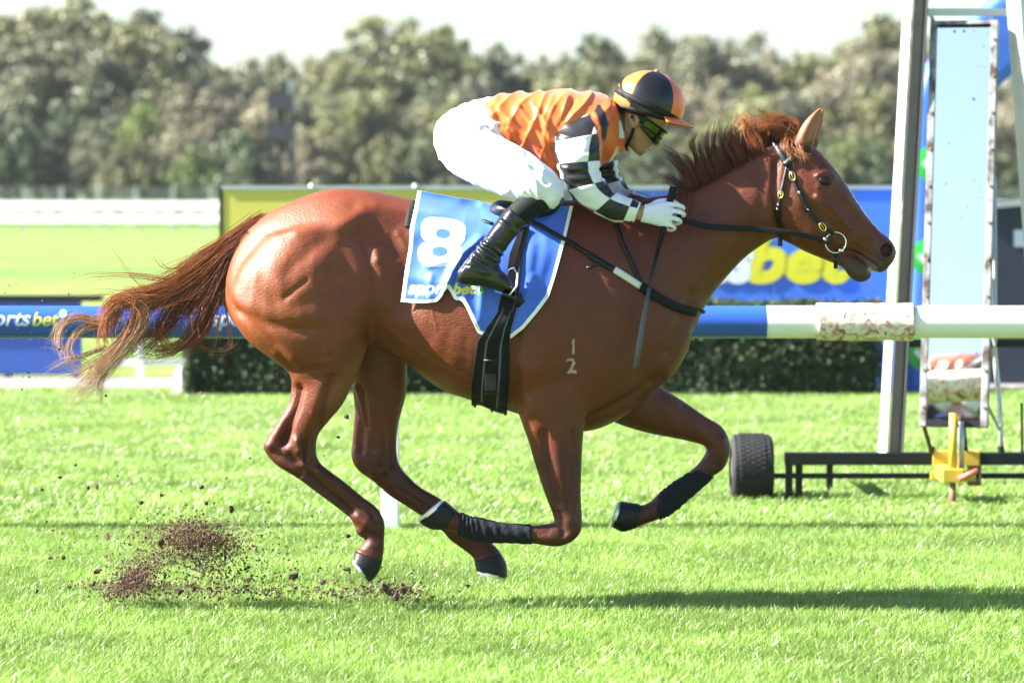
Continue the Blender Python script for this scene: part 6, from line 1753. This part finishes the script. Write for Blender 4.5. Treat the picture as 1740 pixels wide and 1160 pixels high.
def scatter(name, quad, density, tufts, label, seed):
    me = mesh_from(name, [(x, y, .001) for x, y in quad], [(0, 1, 2, 3)])
    o = bpy.data.objects.new(name, me); col.objects.link(o); tag(o, label, 'grass', kind='stuff')
    ng = bpy.data.node_groups.new(name, 'GeometryNodeTree')
    ng.interface.new_socket('Geometry', in_out='INPUT', socket_type='NodeSocketGeometry'); ng.interface.new_socket('Geometry', in_out='OUTPUT', socket_type='NodeSocketGeometry')
    gi, go = ng.nodes.new('NodeGroupInput'), ng.nodes.new('NodeGroupOutput'); jn = ng.nodes.new('GeometryNodeJoinGeometry')
    for i, t in enumerate(tufts):
        dp = ng.nodes.new('GeometryNodeDistributePointsOnFaces'); dp.inputs['Density'].default_value = density / len(tufts); dp.inputs['Seed'].default_value = seed + i
        ob = ng.nodes.new('GeometryNodeObjectInfo'); ob.inputs['Object'].default_value = t
        io = ng.nodes.new('GeometryNodeInstanceOnPoints')
        rv = ng.nodes.new('FunctionNodeRandomValue'); rv.data_type = 'FLOAT_VECTOR'; rv.inputs[0].default_value = (-.12, -.12, -1.1); rv.inputs[1].default_value = (.12, .12, 1.1)
        sv = ng.nodes.new('FunctionNodeRandomValue'); sv.data_type = 'FLOAT'; sv.inputs[2].default_value = .6; sv.inputs[3].default_value = 1.3; sv.inputs['Seed'].default_value = 5
        L = ng.links.new
        L(gi.outputs[0], dp.inputs['Mesh']); L(dp.outputs['Points'], io.inputs['Points']); L(ob.outputs['Geometry'], io.inputs['Instance'])
        L(rv.outputs[0], io.inputs['Rotation']); L(sv.outputs[1], io.inputs['Scale']); L(io.outputs[0], jn.inputs[0])
    ng.links.new(jn.outputs[0], go.inputs[0])
    md = o.modifiers.new('scatter', 'NODES'); md.node_group = ng
    return o
near_t = [tuft(s, 18, .045, .020, .055, .0030) for s in (1, 2, 3, 4)]
far_t = [tuft(s, 16, .07, .025, .055, .0055) for s in (11, 12, 13)]
hw = lambda y: y * (870 / FPX) * 1.12 + 1.6
scatter('turf_grass', [(-hw(11), 11.2), (hw(11), 11.2), (hw(17.5), 17.5), (-hw(17.5), 17.5)], 1250, near_t, 'short bright green turf grass of the home straight', 1)
scatter('turf_grass', [(-hw(17.5), 17.5), (hw(17.5), 17.5), (hw(29), 29.25), (-hw(29), 29.25)], 520, far_t, 'short bright green turf grass between the rail and hedge', 50)

# ---- soil thrown up by the hooves
M_soil = mat('dark soil', (0.05, 0.026, 0.017), .9, var=.45, scale=60)
M_fsoil = mat('fine soil', (0.10, 0.052, 0.034), .95, var=.4, scale=25)
def lump(r, seed, n=1):
    bm = bmesh.new(); bmesh.ops.create_icosphere(bm, subdivisions=n, radius=r)
    rr_ = random.Random(seed)
    for v_ in bm.verts: v_.co *= .55 + .9 * rr_.random()
    me = bpy.data.meshes.new('clod'); bm.to_mesh(me); bm.free(); me.materials.append(M_soil)
    return me
# countable clods: px, py, size px
CL = [(655, 1000, 9, 0), (664, 1008, 9, 0), (684, 1001, 9, 0), (672, 1016, 10, 0), (652, 994, 5, 0), (498, 978, 10, 0), (548, 989, 7, 0), (392, 866, 8, 0), (342, 828, 6, 0), (275, 841, 5, 0), (240, 853, 7, 0), (183, 911, 7, 0), (108, 947, 6, 0), (85, 946, 5, 0),
      (157, 992, 6, 0), (165, 971, 7, 0), (178, 988, 6, 0), (274, 922, 7, 0), (280, 976, 6, 0), (180, 945, 4, 0), (150, 829, 5, 0), (165, 828, 5, 0), (72, 831, 4, 0), (102, 810, 4, 0), (128, 790, 4, 0), (590, 707, 6, 0), (575, 742, 4, 0), (422, 985, 7, 0), (305, 1004, 8, 0), (420, 965, 6, 0), (350, 855, 4, 0), (487, 940, 4, 0), (592, 910, 5, 0), (590, 967, 6, 0), (180, 672, 4, 0), (62, 1004, 4, 0)]
lm = [lump(1, s, 1) for s in range(6)]
for i, (px, py, s, _) in enumerate(CL):
    yo = rng.uniform(-.25, .15)
    o = bpy.data.objects.new('soil_clod', lm[i % 6]); col.objects.link(o)
    o.location = H(px, py, yo); k = s / 440 * .8; o.scale = (k * rng.uniform(.9, 1.5), k, k * rng.uniform(.6, 1.0)); o.rotation_euler = tuple(rng.uniform(0, 6.28, 3))
    tag(o, 'dark lump of soil flung into the air behind the hooves', 'clod', 'flying clods')
# fine spray: too many to count
def spray():
    V, F = [], []
    base = np.array([(1, 0, -.6), (-.6, .9, -.6), (-.6, -.9, -.6), (0, 0, 1.0)]); fc = [(0, 1, 2), (0, 3, 1), (1, 3, 2), (2, 3, 0)]
    Q = []
    def cl(n, x, y, sx, sy, s0, s1, rot=0.0, sd=.09):
        a = rng.normal(0, 1, (n, 2)); c_, s_ = math.cos(rot), math.sin(rot)
        X = x + a[:, 0] * sx * c_ - a[:, 1] * sy * s_; Y_ = y + a[:, 0] * sx * s_ + a[:, 1] * sy * c_
        for k in range(n): Q.append((X[k], Y_[k], rng.normal(-.05, sd), s0 * math.exp(rng.exponential(s1))))
    cl(3600, 340, 915, 38, 14, .0018, .45, .08); cl(1500, 325, 925, 55, 20, .0015, .5); cl(700, 315, 895, 22, 10, .0016, .4, -.35); cl(2300, 225, 985, 26, 14, .0018, .5, -.5); cl(700, 270, 950, 45, 18, .0015, .5, -.5)
    cl(1400, 390, 985, 90, 30, .0014, .55); cl(700, 330, 975, 150, 40, .0013, .5); cl(500, 300, 900, 150, 55, .0013, .5, 0, .2); cl(140, 250, 780, 180, 90, .0013, .5, 0, .25); cl(500, 620, 1000, 60, 14, .0014, .6); cl(260, 60, 590, 60, 50, .0012, .4, 0, .25); cl(500, 345, 958, 30, 14, .002, .5, .6)
    cl(260, 410, 940, 30, 28, .0018, .5)
    gm = CAM_Z
    for x, y, yo, s in Q:
        c_ = np.array(H(x, y, yo)); c_[2] = max(c_[2], .012)
        M_ = np.linalg.qr(rng.normal(size=(3, 3)))[0]; k = len(V)
        V += [tuple(c_ + M_ @ (b_ * min(s, .007))) for b_ in base]; F += [tuple(i + k for i in f) for f in fc]
    me = mesh_from('soil_spray', V, F)
    tag(link_mesh('soil_spray', me, M_fsoil, None, False), 'brown spray of fine soil hanging above the grass', 'soil', kind='stuff')
spray()
def grass_bits():
    V, F = [], []
    for _ in range(150):
        c_ = H(rng.normal(330, 85), rng.normal(940, 45), rng.normal(-.05, .1)); c_.z = max(c_.z, .03)
        d = Vector(rng.normal(0, 1, 3)).normalized() * rng.uniform(.008, .02); w_ = d.cross(Vector((0, 1, .3))).normalized() * .0013; k = len(V)
        V += [c_ - d - w_, c_ - d + w_, c_ + d * .2 + w_ * 1.3 + Vector((0, 0, .003)), c_ + d]; F.append((k, k + 1, k + 2, k + 3))
    me = mesh_from('torn_grass', V, F); tag(link_mesh('torn_grass', me, M_blade, None, False), 'torn grass blades flying in the soil spray', 'grass', kind='stuff')
grass_bits()
# torn turf where the hooves dug in
def crumbs():
    V, F = [], []
    base = np.array([(1, 0, -.5), (-.6, .9, -.5), (-.6, -.9, -.5), (0, 0, .8)]); fc = [(0, 1, 2), (0, 3, 1), (1, 3, 2), (2, 3, 0)]
    for (px, py, sx, sy, n) in ((250, 1012, 70, 5, 700), (420, 1022, 110, 6, 900), (640, 1024, 60, 5, 500), (660, 1014, 25, 5, 250)):
        for _ in range(n):
            x, y = rng.normal(px, sx), rng.normal(py, sy); Yg = ground_y(y); p_ = P(x, y, Yg)
            s = .003 * math.exp(rng.exponential(.5)); c_ = np.array((p_.x, p_.y, .018 + rng.uniform(0, .03)))
            M_ = np.linalg.qr(rng.normal(size=(3, 3)))[0]; k = len(V)
            V += [tuple(c_ + M_ @ (b_ * min(s, .014))) for b_ in base]; F += [tuple(i + k for i in f) for f in fc]
    tag(link_mesh('soil_crumbs', mesh_from('soil_crumbs', V, F), M_soil, None, False), 'dark soil crumbs lying in the torn turf behind the horse', 'soil', kind='stuff')
crumbs()

# ================================================================== thin coastal haze in the air over the course
hz_ = MB(); hz_.box((-3050, -450, -1.0), (3050, 5050, 16.0))
hm = bpy.data.materials.new('haze'); hm.use_nodes = True; MATS['haze'] = hm
hn = hm.node_tree; hn.nodes.remove(hn.nodes['Principled BSDF'])
pv = hn.nodes.new('ShaderNodeVolumePrincipled'); pv.inputs['Color'].default_value = (.93, .96, 1.0, 1); pv.inputs['Density'].default_value = 0.00014; pv.inputs['Anisotropy'].default_value = 0.2
hn.links.new(pv.outputs[0], hn.nodes['Material Output'].inputs['Volume'])
tag(hz_.build('haze', hm), 'thin pale haze over the racecourse', 'haze', kind='stuff')
